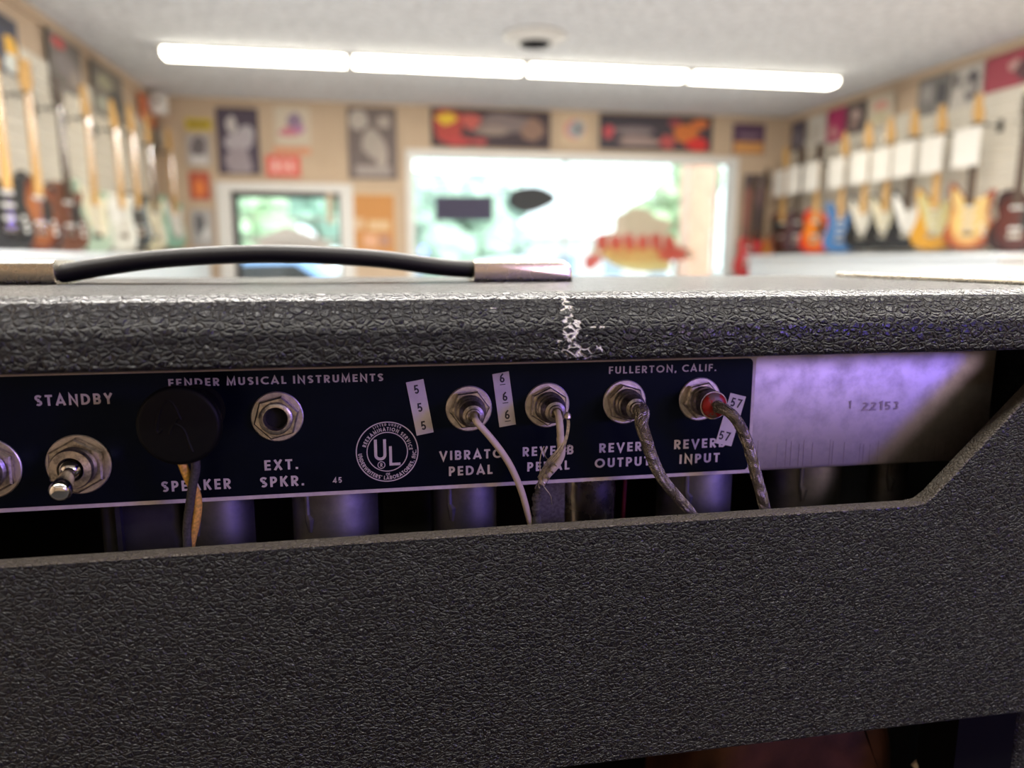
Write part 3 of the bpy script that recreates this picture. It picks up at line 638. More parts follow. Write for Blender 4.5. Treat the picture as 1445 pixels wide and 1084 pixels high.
def guitar(kind, side, px, yb, mats, label, group=None, fret=None, neck=None):
    """side 'left'/'right'/'far'"""
    if side == 'left': X = XL+.11; p = UX(px, yb, X); rz = pi/2-radians(18)
    elif side == 'right': GC[0] += 1; X = XR-(.14+.03*(GC[0] % 2)); p = UX(px, yb, X); rz = -pi/2+radians(25)
    else: p = UY(px, yb, YF-.09); rz = 0
    if kind not in PROTO: t = PROTO[kind] = guitar_proto(kind)
    else: t = copy_tree(PROTO[kind])
    t.location = p; t.rotation_euler = (0, 0, rz); tag(t, label, 'guitar', group)
    body, guard, head = mats
    for ch in t.children:
        n = ch.name.split('.')[0]
        mt = {'body': body, 'pickguard': guard, 'headstock': head, 'neck': neck, 'fretboard': fret}.get(n)
        if mt: ch.material_slots[0].link = 'OBJECT'; ch.material_slots[0].material = mt
    # hanger arm fixed to the wall
    wallo = {'left': wall_left, 'right': wall_right, 'far': wall_far}[side]
    hz = p.z+(.79 if kind == 'lp' else .81)
    m = MB()
    if side != 'far':
        s_ = 1 if side == 'left' else -1; wx = XL+.0205 if side == 'left' else XR-.0205
        m.box((min(wx, wx+s_*.01), p.y-.02, hz-.04), (max(wx, wx+s_*.01), p.y+.02, hz+.04))
        fw = abs(p.x-wx)-.045; m.tube([(wx, p.y, hz), (wx+s_*(fw+.02), p.y, hz)], .004, 6)
        for d in (-1, 1): m.tube([(wx+s_*(fw+.015), p.y, hz), (wx+s_*(fw+.022), p.y+d*.036, hz+.002), (wx+s_*(fw+.105), p.y+d*.036, hz+.008)], .005, 6)
        hg = thing('guitar_hanger', (wx, p.y, hz-.04), 'hanger of the '+label.split(',')[0].replace(' on the left wall', ' at left').replace(' on the right wall', ' at right'), 'hanger', 'black guitar hangers on the slat walls'); m.build('arm', M['gblack'], hg)
    if side == 'right' and px < 1400:
        t2 = thing('price_card', p+Vector((-.10, -.03, .60)), 'price card on the '+label.split(',')[0].replace(' on the right wall', ' at right'), 'price card', 'white price cards hanging in front of the guitar necks')
        z_ = max(.60, p.z+.52); cx_ = p.x-.105
        MB().prism_bevel([(p.y-.125, .60), (p.y+.105, .60), (p.y+.105, .85), (p.y-.125, .85)], lambda a, b, d: (d, a, b), cx_-.003, cx_, .001, 1).build('card', M['card'], t2)
        MB().tube([(cx_, p.y-.01, .845), (p.x-.06, p.y-.02, .90)], .0015, 5).build('string', M['gblack'], t2)
    return t
MP, RW = M['maple'], M['rosewood']
GL = 'guitars hanging on the left wall'; GRR = 'guitars hanging on the right wall'
BM = body_mat
guitar('strat', 'left', 6, 354, (BM((.02, .02, .022)), M['gblack'], MP), 'black guitar with maple neck, nearest the camera on the left wall', GL)
guitar('lp', 'left', 50, 356, (BM((.36, .13, .05), (.03, .015, .012)), M['gblack'], MP), 'brown sunburst guitar, second along the left wall', GL)
guitar('lp', 'left', 92, 356, (BM((.15, .06, .035)), M['gblack'], RW), 'walnut brown guitar with dark neck, between the sunburst and the mint one', GL, fret=RW, neck=RW)
guitar('strat', 'left', 130, 357, (BM((.40, .52, .40)), M['cream'], MP), 'pale mint green guitar on the left wall', GL)
guitar('tele', 'left', 168, 355, (BM((.70, .69, .62)), M['gwhite'], MP), 'white guitar between the mint and the black one on the left wall', GL)
guitar('tele', 'left', 191, 349, (BM((.02, .022, .022)), M['gblack'], MP), 'black guitar tucked behind the cream one on the left wall', GL)
guitar('tele', 'left', 214, 354, (BM((.62, .56, .38)), M['cream'], MP), 'cream guitar near the far end of the left wall', GL, fret=RW)
guitar('strat', 'left', 243, 351, (BM((.26, .50, .38)), M['gwhite'], MP), 'seafoam green guitar at the far end of the left wall', GL)
guitar('strat', 'right', 1367, 352, (BM((.72, .50, .18), (.26, .04, .015)), M['gold'], MP), 'large sunburst guitar with yellow centre, just left of the dark red one', GRR, fret=RW)
guitar('strat', 'right', 1318, 353, (BM((.60, .30, .03)), BM((.55, .50, .25)), MP), 'amber guitar with pale green guard on the right wall', GRR)
guitar('strat', 'right', 1281, 352, (BM((.015, .015, .018)), M['gwhite'], MP), 'black guitar with white guard left of the amber one', GRR, fret=RW)
guitar('strat', 'right', 1249, 352, (BM((.016, .016, .018)), M['cream'], MP), 'black guitar with cream guard, third left of the amber one', GRR)
guitar('strat', 'right', 1219, 353, (BM((.017, .017, .018)), M['slat'], MP), 'black guitar with dull cream guard, right of the blue one', GRR)
guitar('strat', 'right', 1187, 357, (BM((.07, .20, .46)), BM((.07, .20, .46)), MP), 'blue guitar on the right wall', GRR)
guitar('lp', 'right', 1152, 357, (BM((.80, .24, .02), (.60, .02, .015)), M['gblack'], RW), 'red and orange sunburst guitar left of the blue one', GRR)
guitar('lp', 'right', 1433, 357, (BM((.09, .02, .015), (.02, .01, .01)), M['gblack'], RW), 'dark red guitar at the right edge of the picture', GRR, fret=RW, neck=RW)
guitar('lp', 'right', 1127, 356, (BM((.09, .05, .06)), M['gblack'], RW), 'dark brown guitar left of the red and orange one on the right wall', GRR, fret=RW, neck=RW)
guitar('tele', 'right', 1106, 356, (BM((.16, .05, .03)), M['gblack'], MP), 'reddish brown guitar at the far end of the row on the right wall', GRR)
# guitars on the floor stand below the shelf, at the far end of the room
for k, (px_, c, o_, lab) in enumerate(((1056, (.50, .03, .04), None, 'red guitar on the rack nearest the big window'), (1073, (.50, .20, .03), (.08, .03, .02), 'small orange brown guitar on the rack, right of the red one'))):
    X = UY(px_, 384, YF-.30).x
    kd = ('lp', 'tele', 'strat', 'lp')[k]; t = copy_tree(PROTO[kd]); t.location = (X, YF-.30, (-.18, -.14, -.05, -.02)[k]); t.rotation_euler = (radians(-5), 0, radians(-62)); tag(t, lab, 'guitar', 'guitars on the rack below the tall dark poster')
    for ch in t.children:
        n = ch.name.split('.')[0]
        if n in ('body', 'headstock', 'pickguard', 'fretboard'): ch.material_slots[0].link = 'OBJECT'; ch.material_slots[0].material = {'body': BM(c, o_), 'headstock': RW, 'pickguard': M['gblack'], 'fretboard': RW}[n]
rk = thing('guitar_rack', (UY(1083, 384, YF-.3).x, YF-.28, ZF), 'low dark rack holding two guitars right of the big window', 'rack')
xa, xb = UY(1040, 384, YF-.3).x, UY(1090, 384, YF-.3).x
m = MB(); m.box((xa, YF-.42, -.22), (xb, YF-.05, -.19))
m.build('shelf_board', M['brown_trim'], rk)
for xx in (xa+.02, xb-.02): MB().box((xx-.02, YF-.42, ZF), (xx+.02, YF-.05, -.22)).build('side_panel', M['brown_trim'], rk)
# ================================================================== OUTSIDE
struct(MB().box((-30, YF+.16, -1.5), (60, 90, -1.4)).build('ground', M['asphalt']))
def tree(x, y, h, r, col, label, seed, trunk=True):
    rnd = random.Random(seed); t = thing('tree', (x, y, -1.4), label, 'tree', 'trees across the street')
    MB().tube([(x, y, -1.4), (x+.1, y, h*.3-1.4), (x-.1, y, h*.6-1.4)], [.2, .15, .08], 8).build('trunk', M['bark'], t)
    m = MB()
    for k in range(16):
        q = rnd.uniform(0, 2*pi); rr = r*sqrt(rnd.random())*.8; c = Vector((x+rr*cos(q), y+rr*sin(q)*.6, -1.4+h*.35+h*.6*rnd.random())); s_ = r*rnd.uniform(.28, .5)
        vs = []; fs = []; nu, nv = 10, 7
        for j in range(nv+1):
            for i in range(nu):
                a = 2*pi*i/nu; b = pi*j/nv; d = s_*(1+rnd.uniform(-.22, .22)); vs.append(c+Vector((d*sin(b)*cos(a), d*sin(b)*sin(a), d*cos(b)*.8)))
        for j in range(nv):
            for i in range(nu): fs.append((j*nu+i, j*nu+(i+1) % nu, (j+1)*nu+(i+1) % nu, (j+1)*nu+i))
        m.add(vs, fs)
    o = m.build('foliage', mat('leaves', col, .9, col2=tuple(c*.55 for c in col), nscale=1.5), t, smooth=0)
def OUT(px, Y): return UY(px, 365, Y).x
tree(OUT(350, 29), 29, 4.9, 2.0, (.64, .86, .58), 'bright green tree seen through the left part of the small window', 1)
tree(OUT(450, 36), 36, 6.4, 2.6, (.58, .84, .70), 'green tree seen through the right part of the small window', 2)
tree(OUT(600, 27), 27, 4.6, 1.7, (.52, .72, .60), 'pale green tree at the left edge of the big window', 3)
tree(OUT(650, 19), 19, 3.0, 1.5, (.55, .72, .58), 'round green tree below the dark rectangular sign', 4)
tree(OUT(705, 33), 33, 5.4, 1.8, (.60, .75, .68), 'pale tree between the two hanging signs', 5)
tree(OUT(955, 30), 30, 5.3, 2.0, (.58, .74, .46), 'green tree in the right pane above the painted sign', 6)
# house with a gabled roof behind the small window
Y = 19.0; hx = OUT(408, Y); hz = UY(408, 323, Y).z; ez = UY(408, 344, Y).z
h = thing('house', (hx, Y+2, -1.4), 'house with a low brown gable roof seen through the small window', 'house')
hw = OUT(440, Y)-OUT(376, Y)
MB().box((hx-hw*.62, Y, -1.4), (hx+hw*.62, Y+5, ez)).build('wall', flat((.72, .52, .42), .9), h)
MB().prism([(hx-hw*.75, ez), (hx+hw*.75, ez), (hx+hw*.75, ez+.06), (hx, hz+.06), (hx-hw*.75, ez+.06)], lambda a, b, d: (a, d, b), Y-.3, Y+5.3).build('roof', flat((.36, .27, .22), .9), h)
for dx in (-.35, .3): MB().box((hx+hw*dx-.3, Y-.03, -.6), (hx+hw*dx+.3, Y+.02, .1)).build('window', M['gblack'], h)
# long low shop across the street
Y = 37.0; xa, xb = OUT(560, Y), OUT(960, Y)
sh_ = thing('shop_building', ((xa+xb)/2, Y+3, -1.4), 'long low pale building across the street, behind the big window', 'building')
MB().box((xa, Y, -1.4), (xb, Y+6, UY(700, 338, Y).z)).build('wall', flat((.80, .82, .84), .9), sh_)
MB().box((xa-.2, Y-.2, UY(700, 338, Y).z), (xb+.2, Y+6.2, UY(700, 333, Y).z)).build('roof', flat((.70, .66, .62), .9), sh_)
for k in range(6):
    q = xa+(xb-xa)*(k+.5)/6; MB().box((q-.5, Y-.03, -.9), (q+.5, Y+.02, .2)).build('window', flat((.35, .45, .60), .2), sh_)
# painted column just outside the big window
xa, xb = UY(974, 300, YF+.9).x, UY(1006, 300, YF+.9).x
c = thing('porch_column', ((xa+xb)/2, YF+1.0, -1.4), 'salmon painted square porch column outside the right end of the big window', 'column')
MB().box((xa, YF+.9, -1.4), (xb, YF+1.2, 1.5)).build('shaft', M['brick'], c); MB().box((xa-.05, YF+.85, 1.5), (xb+.05, YF+1.25, 1.62)).build('capital', M['brick'], c); MB().box((xa-.04, YF+.86, -1.4), (xb+.04, YF+1.24, -1.2)).build('plinth', M['brick'], c)
def car(px, Y, col, label):
    x = OUT(px, Y); t = thing('car', (x, Y, -1.4), label, 'car')
    side = out2([(-2.2, .45), (-2.15, .75), (-1.5, .88), (-.9, 1.35), (.5, 1.40), (1.2, .95), (2.1, .85), (2.25, .5), (2.1, .3), (-2.1, .3)], 3)
    MB().prism_bevel(side, lambda a, b, d: (x+a, d, b-1.4), Y-.85, Y+.85, .12).build('body', flat(col, .25), t)
    MB().prism([(-.95, .92), (-.6, 1.28), (.45, 1.30), (.95, .95)], lambda a, b, d: (x+a, d, b-1.4), Y-.87, Y-.84).build('side_window', M['gblack'], t)
    for q in (-1.4, 1.4): MB().lathe([(0, .33), (.2, .33)], (x+q, Y-.70, -1.07), (0, -1, 0), 20).build('wheel', M['rubber'], t)
car(390, 15.5, (.25, .42, .72), 'blue car parked outside the small window')
car(722, 17, (.75, .78, .82), 'white car parked outside the left half of the big window')

# ================================================================== AMPLIFIER (rear side towards the camera)
AX0, AX1, AYR, AYF, AZB, AZT = -.424, .314, .262, .53, -.54, -.0123
YP = .2993   # face of the printed control plate
ROOT = Vector((-.055, .40, AZB))
def PP(x, y, Y=YP): return UY(x, y, Y)
amp = thing('guitar_amplifier', ROOT, 'black vinyl covered guitar amplifier seen from behind, filling the foreground', 'amplifier')
w1 = UY(808, 470, AYR)-ROOT; w2 = UY(815, 495, AYR)-ROOT; w3 = UY(802, 440, AYR+.002)-ROOT; w4 = UY(845, 462, AYR)-ROOT; w5 = UY(697, 435, AYR+.004)-ROOT
M['vinyl_top'] = leather('black_vinyl_top', 400, 1.0, worn=[((w1.x, w1.y, w1.z), (.006, .03, .005)), ((w2.x, w2.y, w2.z), (.009, .03, .0035)), ((w3.x, w3.y, w3.z), (.0025, .03, .008)), ((w4.x, w4.y, w4.z), (.006, .03, .0004)), ((w5.x, w5.y, w5.z), (.002, .03, .0003))])
prof = [(AYR+.018-.018*cos(q*pi/24), AZT-.018+.018*sin(q*pi/24)) for q in range(13)]
prof = [(AYR+.0015, -.0373), (AYR+.0004, -.0369), (AYR, -.0358)]+prof+[(AYF-.012+.012*sin(q*pi/12), AZT-.012+.012*cos(q*pi/12)) for q in range(7)]+[(AYF, -.0373)]
m = MB(); m.prism_bevel([(a, b) for a, b in prof], lambda a, b, d: (d, a, b), AX0, AX1, .006, 3)
m.build('cabinet_top', M['vinyl_top'], amp, smooth=60)
for nm, a, b in (('left', AX0, AX0+.019), ('right', AX1-.019, AX1)):
    MB().prism_bevel([(.2765, AZB), (AYF-.02, AZB), (AYF-.02, -.0374), (.2765, -.0374)], lambda p, q, d: (d, p, q), a, b, .002, 2).build('cabinet_side', M['vinyl'], amp)
MB().prism_bevel([(.2765, AX0+.0195), (AYF-.02, AX0+.0195), (AYF-.02, AX1-.0195), (.2765, AX1-.0195)], lambda p, q, d: (q, p, d), AZB, AZB+.019, .002, 2).build('cabinet_bottom', M['vinyl'], amp)
MB().box((AX0+.0195, .488, AZB+.0195), (AX1-.0195, .506, -.0374)).build('baffle_board', M['black'], amp)
for a, b in ((AX0+.0195, AX0+.051), (.263, AX1-.0195)): MB().box((a, .2763, AZB+.0195), (b, .300, -.21)).build('cleat', M['interior'], amp)
for sx in (-.36, .25):
    for sy in (.30, .48):
        MB().lathe([(0, .016), (.008, .019), (.012, .019)], (sx, sy, AZB-.012), (0, 0, 1), 16).build('foot', M['rubber'], amp)
# back board with its sloping cut-out
cr = [(.2215, -.1038), (.2265, -.1030), (.2305, -.1003)]
bp = [(AX0, -.0378), (AX0, -.2085), (AX1, -.2085), (AX1, -.0378), (.2915, -.0378), (.2790, -.0508)]+cr[::-1]+[(.10, -.1040), (-.10, -.1048), (-.325, -.1050), (-.332, -.1035), (-.336, -.100), (-.390, -.0378)]
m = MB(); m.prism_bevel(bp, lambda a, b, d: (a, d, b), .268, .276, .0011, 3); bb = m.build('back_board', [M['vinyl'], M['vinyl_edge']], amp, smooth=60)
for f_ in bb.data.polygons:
    if f_.normal.z > .45 and abs(f_.normal.y) < .8: f_.material_index = 1  # upward faces take the paler vinyl, their lit look put into the colour
# chassis and printed plate
m = MB(); m.prism_bevel([(-.38, -.0955), (.284, -.0955), (.284, -.0385), (-.38, -.0385)], lambda a, b, d: (a, d, b), .3003, .42, .002, 2)
ch = m.build('chassis', M['aluminium'], amp)
m = MB()
rnd = random.Random(3)
for px_ in (1070, 1097, 1110, 1117, 1128, 1135, 1147, 1172, 1176, 1192, 1214, 1219, 1228, 1240, 1320, 1335):
    a = UY(px_, 622+rnd.uniform(-2, 6), .3002); z0 = -.0945+rnd.uniform(0, .001); w = rnd.uniform(.00006, .00016)
    m.add([(a.x-w, .3002, z0), (a.x+w, .3002, z0), (a.x+w, .3002, a.z), (a.x-w, .3002, a.z)], [(0, 1, 2, 3)])
m.build('scratches', M['scratch'], ch, smooth=0)
m = MB(); p = UY(1197, 577, .3002); text_line(m, '1', p, (1, 0, 0), .0035, weight=.2); p = UY(1216.5, 580, .3002); text_line(m, '22153', p, (1, 0, .0), .0040, weight=.2, width=.0185)
m.build('stamped_number', mat('stamped_mark', (.30, .26, .30), .5), ch, smooth=0)
plate = MB().box((-.40, .2996, -.0955), (.1622, .3003, -.0425)).build('control_plate', M['print'], amp)
zb0, zt0, xr = -.0938, -.0432, .1606
rc = .0022
pl = [(-.40, zb0), (xr-rc*.5, zb0), (xr, zb0+rc*.5)]+[(xr-rc+rc*cos(q*pi/8), zt0-rc+rc*sin(q*pi/8)) for q in range(5)]+[(-.40, zt0)]
MB().prism(pl, lambda a, b, d: (a, d, b), YP, .2996).build('black_field', M['plate'], plate)
L_ = MB(); E1 = (1, 0, 0)
def tl(txt, x0, y0, x1, y1, hpx, weight=.19, gap=.24):
    a = PP(x0, y0); b = PP(x1, y1); up = PP(x0, y0-hpx); zz = (a.z+b.z)/2; a.z = b.z = zz
    text_line(L_, txt, a, E1, (up.z-PP(x0, y0).z), weight=weight, gap=gap, width=(b.x-a.x))
tl('STANDBY', 50, 573.5, 159.5, 569.5, 15.5, .20)
tl('FENDER MUSICAL INSTRUMENTS', 238, 545.5, 541, 538.5, 11.3, .20)
tl('SPEAKER', 228.5, 694, 326.5, 690, 15, .20)
tl('EXT.', 373.5, 664, 421, 662, 14.6, .20); tl('SPKR.', 367.5, 687.5, 429.5, 685.5, 14.6, .20)
tl('45', 470, 682, 482.5, 681, 8, .18)
tl('VIBRATO', 620, 650, 709.5, 646, 13.2, .20); tl('PEDAL', 633.5, 672, 695, 668.5, 13.2, .20)
tl('REVERB', 737.5, 644.5, 809, 640.5, 13, .20); tl('PEDAL', 744, 665.5, 803.5, 662.5, 13, .20)
tl('REVERB', 845.5, 639, 918, 635.5, 13, .20); tl('OUTPUT', 839, 660.5, 917, 656.5, 13, .20)
tl('REVERB', 951, 634, 1023, 630.5, 13, .20); tl('INPUT', 958.5, 655, 1015, 651.5, 13, .20)
tl('FULLERTON, CALIF.', 859, 527.8, 1010.5, 523.5, 10.3, .18)
L_.build('lettering', M['print'], plate, smooth=0)
# round approval mark
uc = PP(546.6, 637.6); c2 = (uc.x, uc.z); Rr = PP(590.6, 637.6).x-uc.x
m = MB(); YT = YP-.00012
def ring(r0, r1, c=c2, n=64):
    for k in range(n):
        a, b = 2*pi*k/n, 2*pi*(k+1)/n
        m.add([(c[0]+r0*cos(a), YT, c[1]+r0*sin(a)), (c[0]+r1*cos(a), YT, c[1]+r1*sin(a)), (c[0]+r1*cos(b), YT, c[1]+r1*sin(b)), (c[0]+r0*cos(b), YT, c[1]+r0*sin(b))], [(0, 1, 2, 3)])
ring(Rr*.965, Rr*1.0); ring(Rr*.63, Rr*.66)
text_ring(m, 'LISTED UNDER', c2, Rr*.862, Rr*.078, 89, Y=YT, span=60, weight=.2)
text_ring(m, 'REEXAMINATION SERVICE', c2, Rr*.695, Rr*.120, 84, Y=YT, span=163, weight=.2)
text_ring(m, "UNDERWRITERS' LABORATORIES, INC.", c2, Rr*.93, Rr*.125, 272, inward=True, Y=YT, span=180, weight=.2)
text_ring(m, 'OF', c2, Rr*.79, Rr*.085, 270, inward=True, Y=YT, weight=.2)
U_ = glyphs(.24)
def big(ch_, x, z, hh, ww, wt):
    w, st = glyphs(wt)[ch_]
    for s_ in st:
        for quad in ribbon([(a*ww/w, b*1.0) for a, b in s_], wt/2): m.add([(c2[0]+(x+p_.x*hh)*Rr, YT, c2[1]+(z+p_.y*hh)*Rr) for p_ in quad], [(0, 1, 2, 3)])
# U and L
def stroke(pts, w):
    for quad in ribbon(pts, w/2): m.add([(c2[0]+p_.x*Rr, YT, c2[1]+p_.y*Rr) for p_ in quad], [(0, 1, 2, 3)])
stroke([(-.37, .42)]+arc(-.225, -.10, .145, .13, 180, 360, 12)+[(-.08, .42)], .095)
stroke([(.10, .18), (.10, -.42), (.41, -.42)], .09)
ring(Rr*.10, Rr*.125, (c2[0]-.20*Rr, c2[1]-.43*Rr), 24)
q_, w_ = text_quads('R', .2)
for quad, _, _j in q_: m.add([(c2[0]-.20*Rr+(a-w_/2)*Rr*.12, YT, c2[1]-.43*Rr+(b-.5)*Rr*.12) for a, b in quad], [(0, 1, 2, 3)])
m.build('round_approval_mark', M['print'], plate, smooth=0)
# number stickers
def sticker(px4, digits, hpx, e_px, nm='number_sticker', Y=YP-.0003):
    q = [UY(x, y, Y) for x, y in px4]; s_ = MB(); s_.add(q+[p_+Vector((0, .00025, 0)) for p_ in q], [(0, 1, 2, 3), (7, 6, 5, 4), (0, 4, 5, 1), (1, 5, 6, 2), (2, 6, 7, 3), (3, 7, 4, 0)])
    st = s_.build(nm, M['paper'], plate, smooth=0)
    m = MB(); e = (UY(*e_px[1], Y)-UY(*e_px[0], Y)); e.y = 0; e.normalize(); up = Vector((-e.z, 0, e.x))
    for txt, x, y, und in digits:
        c = UY(x, y, Y); hh = (UY(x, y-hpx, Y)-c).length; _, w = text_quads(txt, .17, .22)
        o = c-e*(w*hh/2)-up*(hh/2)
        text_line(m, txt, o, e, hh, weight=.17, gap=.22, lift=.0001)
        if und:
            a = o-up*(hh*.28)-e*hh*.05; b = a+e*(w*hh+hh*.1); m.add([a+Vector((0, -.0001, 0)), b+Vector((0, -.0001, 0)), b+up*hh*.09+Vector((0, -.0001, 0)), a+up*hh*.09+Vector((0, -.0001, 0))], [(0, 1, 2, 3)])
    m.build('printed_number', M['ink'], st, smooth=0)
    return st
sticker([(572.8, 540), (597.5, 535), (612, 610), (588, 615)], [('5', 587.6, 549.5, 0), ('5', 592.4, 575, 0), ('5', 597.5, 600.5, 0)], 12.5, ((573, 540), (597.5, 536)))
sticker([(694.7, 528.3), (718, 524), (728, 599), (704.8, 603.2)], [('6', 708.4, 533.6, 1), ('6', 712.4, 559.5, 1), ('6', 715.6, 585.2, 1)], 12.5, ((695, 528.3), (718, 525.5)))
sticker([(1031, 554.5), (1052.8, 560), (1032, 630), (1009.5, 625.5)], [('57', 1038.7, 568.5, 0), ('57', 1022.3, 615, 0)], 12.5, ((1031, 554.5), (1052.8, 559.5)))

# jacks and switches
def socket(px, py, wr=.0096, nr=.0081, rot=.3, bush=.0058, hole=None, nm='jack_socket', blen=.0062):
    p = PP(px, py); c = Vector((p.x, YP, p.z))
    m = MB().lathe([(0, wr), (.0006, wr), (.0009, wr-.0004), (.0009, bush*.97)], c, n=40, cap0=False, cap1=False)
    w = m.build(nm, M['washer'], amp)
    MB().lathe([(0, nr*.98), (.0004, nr), (.0026, nr), (.0031, nr*.93), (.0031, bush*.97)], c+Vector((0, -.0009, 0)), n=6, rot=rot, cap0=False, cap1=False).build('hex_nut', M['nickel'], w, smooth=20)
    pr = [(0, bush), (blen-.0012, bush)]
    for k in range(4): pr += [(.0040+k*.0006, bush), (.0043+k*.0006, bush-.0003)]
    pr = sorted(set(pr)); pr = [(a, b) for a, b in pr if a < blen-.0003]+[(blen, bush-.0005)]
    if hole: pr += [(blen+.0001, hole+.0004), (blen-.0006, hole), (blen-.004, hole)]
    MB().lathe(pr, c, n=36, cap1=not hole).build('threaded_bushing', M['nickel'], w)
    if hole: MB().lathe([(0, hole), (.0005, hole*.99)], c+Vector((0, -(blen-.0045), 0)), n=24).build('socket_hole', M['hole'], w)
    return w, c
socket(391.5, 587.6, .0101, .0089, .25, .0064, .0043, blen=.0056)
for px_, py_, tip in ((111.8, 655, (83, 698)), (-16, 661, (-62, 706))):
    w, c = socket(px_, py_, .0117, .0108, .5, .0078, .0043, 'toggle_switch', .0085)
    b0 = c+Vector((0, -.0082, 0)); tp = UY(tip[0], tip[1], .2735); d = (tp-b0).normalized()
    MB().lathe([(-.003, .001), (-.0024, .0026), (-.0009, .0037), (.0009, .0037), (.0024, .0026), (.003, .001)], b0, n=20).build('ball', M['chrome'], w)
    ln = (tp-b0).length
    MB().lathe([(0, .0022), (ln*.2, .0023), (ln*.7, .0035), (ln*.86, .0038), (ln*.94, .0034), (ln*.985, .0024), (ln, .0012)], b0, d, n=24).build('lever', M['chrome'], w, smooth=60)
for px_, py_, r_ in ((661.6, 576.3, .1), (772, 571.5, .45), (880.7, 567, .75), (986.7, 563, .2)):
    socket(px_, py_, .0096, .0083, r_, .0064, None, blen=.0055)
# speaker socket hidden behind the round plug
# tubes and cans hanging under the chassis
def can(xa, xb, Y=.335, zl=-.165, nm='tube_shield', mt='can'):
    a = UY(xa, 700, Y).x; b = UY(xb, 700, Y).x; r = (b-a)/2; c = (Vector(((a+b)/2, Y, -.0955)))
    o = MB().lathe([(0, r*.96), (.004, r*.97), (.006, r), (-zl-.0955-.004, r), (-zl-.0955, r*.85)], c, (0, 0, -1), 32).build(nm, M[mt], amp)
    q = radians(-125); x, y = c.x+r*cos(q), c.y+r*sin(q)
    MB().tube([(x, y, -.0965), (x, y, -.110), (x+.001, y-.0004, -.112), (x+.001, y-.0004, -.118)], [.0012, .0012, .0022, .0010], 8).build('seam', M[mt], o)
    return o
can(262, 357); can(412, 533); can(612, 700); can(930, 1026); can(1087, 1176); can(1228, 1272)
a, b = UY(135, 700, .33).x, UY(252, 700, .33).x
m = MB().prism_bevel([(a, -.20), (b, -.20), (b, -.0957), (a, -.0957)], lambda p, q, d: (p, d, q), .33, .38, .004, 3); o = m.build('transformer', M['can_dark'], amp)
MB().box((a+.008, .327, -.20), (a+.010, .33, -.0957)).build('lamination_edge', M['can_dark'], o)
a, b = UY(760, 700, .31).x, UY(797, 700, .31).x
MB().box((a, .31, -.17), (b, .312, -.0957)).build('bracket', M['bracket'], amp)
a, b = UY(797, 700, .32).x, UY(874, 700, .32).x; r = (b-a)/2
MB().lathe([(0, r), (.006, r), (.009, r*.97), (.013, r*1.0), (.016, r*.96), (.05, r*.95), (.055, r*.7)], ((a+b)/2, .32+r*.6, -.0957), (0, 0, -1), 32).build('rectifier_can', M['capmetal'], amp)
p = UY(882, 700, .335); MB().tube([(p.x, .335, -.0957), (p.x-.001, .335, -.13), (p.x-.006, .336, -.16)], .0011, 8).build('red_wire', M['darkred'], amp)
a, b = UY(540, 700, .37).x, UY(608, 700, .37).x
MB().box((a, .37, -.20), (b, .372, -.0957)).build('shield_plate', M['can_dark'], amp)
# speaker behind the boards
MB().lathe([(0, .15), (.004, .15), (.010, .135), (.05, .07), (.055, .06), (.056, .07), (.095, .07), (.10, .066)], (-.05, .487, -.385), (0, -1, 0), 40).build('speaker', M['can_dark'], amp)
# handle
cy = .41; cxs = ((.0492, .1035, 1), (-.2105, -.1556, -1))
for xa, xb, sd in cxs:
    top = -.0008; rr = .007
    if sd > 0: pl = [(xa, AZT), (xb, AZT)]+[(xb-rr+rr*cos(q*pi/12), top-rr+rr*sin(q*pi/12)) for q in range(7)]+[(xa, top)]
    else: pl = [(xb, AZT), (xb, top)]+[(xa+rr-rr*sin(q*pi/12), top-rr+rr*cos(q*pi/12)) for q in range(7)]+[(xa, AZT)]
    o = MB().prism_bevel(pl, lambda a, b, d: (a, d, b), cy-.014, cy+.014, .0022, 3).build('handle_cap', M['capmetal'], amp, smooth=40)
    MB().lathe([(0, .0045), (.0008, .0042), (.0013, .002)], ((xa+xb)/2, cy, top), (0, 0, 1), 16).build('screw_head', M['nickel'], o)
pts = [(.058, cy, -.0062), (.0492, cy, -.0058), (.030, cy, -.0042), (-.005, cy, .0002), (-.0555, cy, .0025), (-.105, cy, .0003), (-.138, cy, -.0040), (-.1556, cy, -.0072), (-.164, cy, -.0076)]
pts = spline(pts, 8); m = MB(); vs = []; n = 20
for i, p in enumerate(pts):
    tx = (pts[min(i+1, len(pts)-1)]-pts[max(i-1, 0)]).normalized(); nz_ = Vector((-tx.z, 0, tx.x)); 
    if nz_.z < 0: nz_ = -nz_
    for k in range(n):
        q = 2*pi*k/n; cq, sq = cos(q), sin(q)
        vs.append(p+Vector((0, 1, 0))*(.0115*math.copysign(abs(cq)**.75, cq))+nz_*(.0047*math.copysign(abs(sq)**.75, sq)))
fs = [(i*n+k, i*n+(k+1) % n, (i+1)*n+(k+1) % n, (i+1)*n+k) for i in range(len(pts)-1) for k in range(n)]+[tuple(range(n)), tuple((len(pts)-1)*n+k for k in range(n))]
m.add(vs, fs); m.build('handle_strap', M['rubber'], amp, smooth=60)
# metal edging on the right end of the top
m = MB(); m.prism_bevel([(AX1-.016, .300), (AX1+.001, .290), (AX1+.001, .47), (AX1-.004, .47)], lambda a, b, d: (a, b, d), AZT, AZT+.0028, .0008, 2)
o = m.build('corner_strip', M['capmetal'], amp)
for yy in (.308, .325): MB().lathe([(0, .0035), (.001, .003), (.0015, .001)], (AX1-.006, yy, AZT+.0028), (0, 0, 1), 12).build('screw_head', M['nickel'], o)
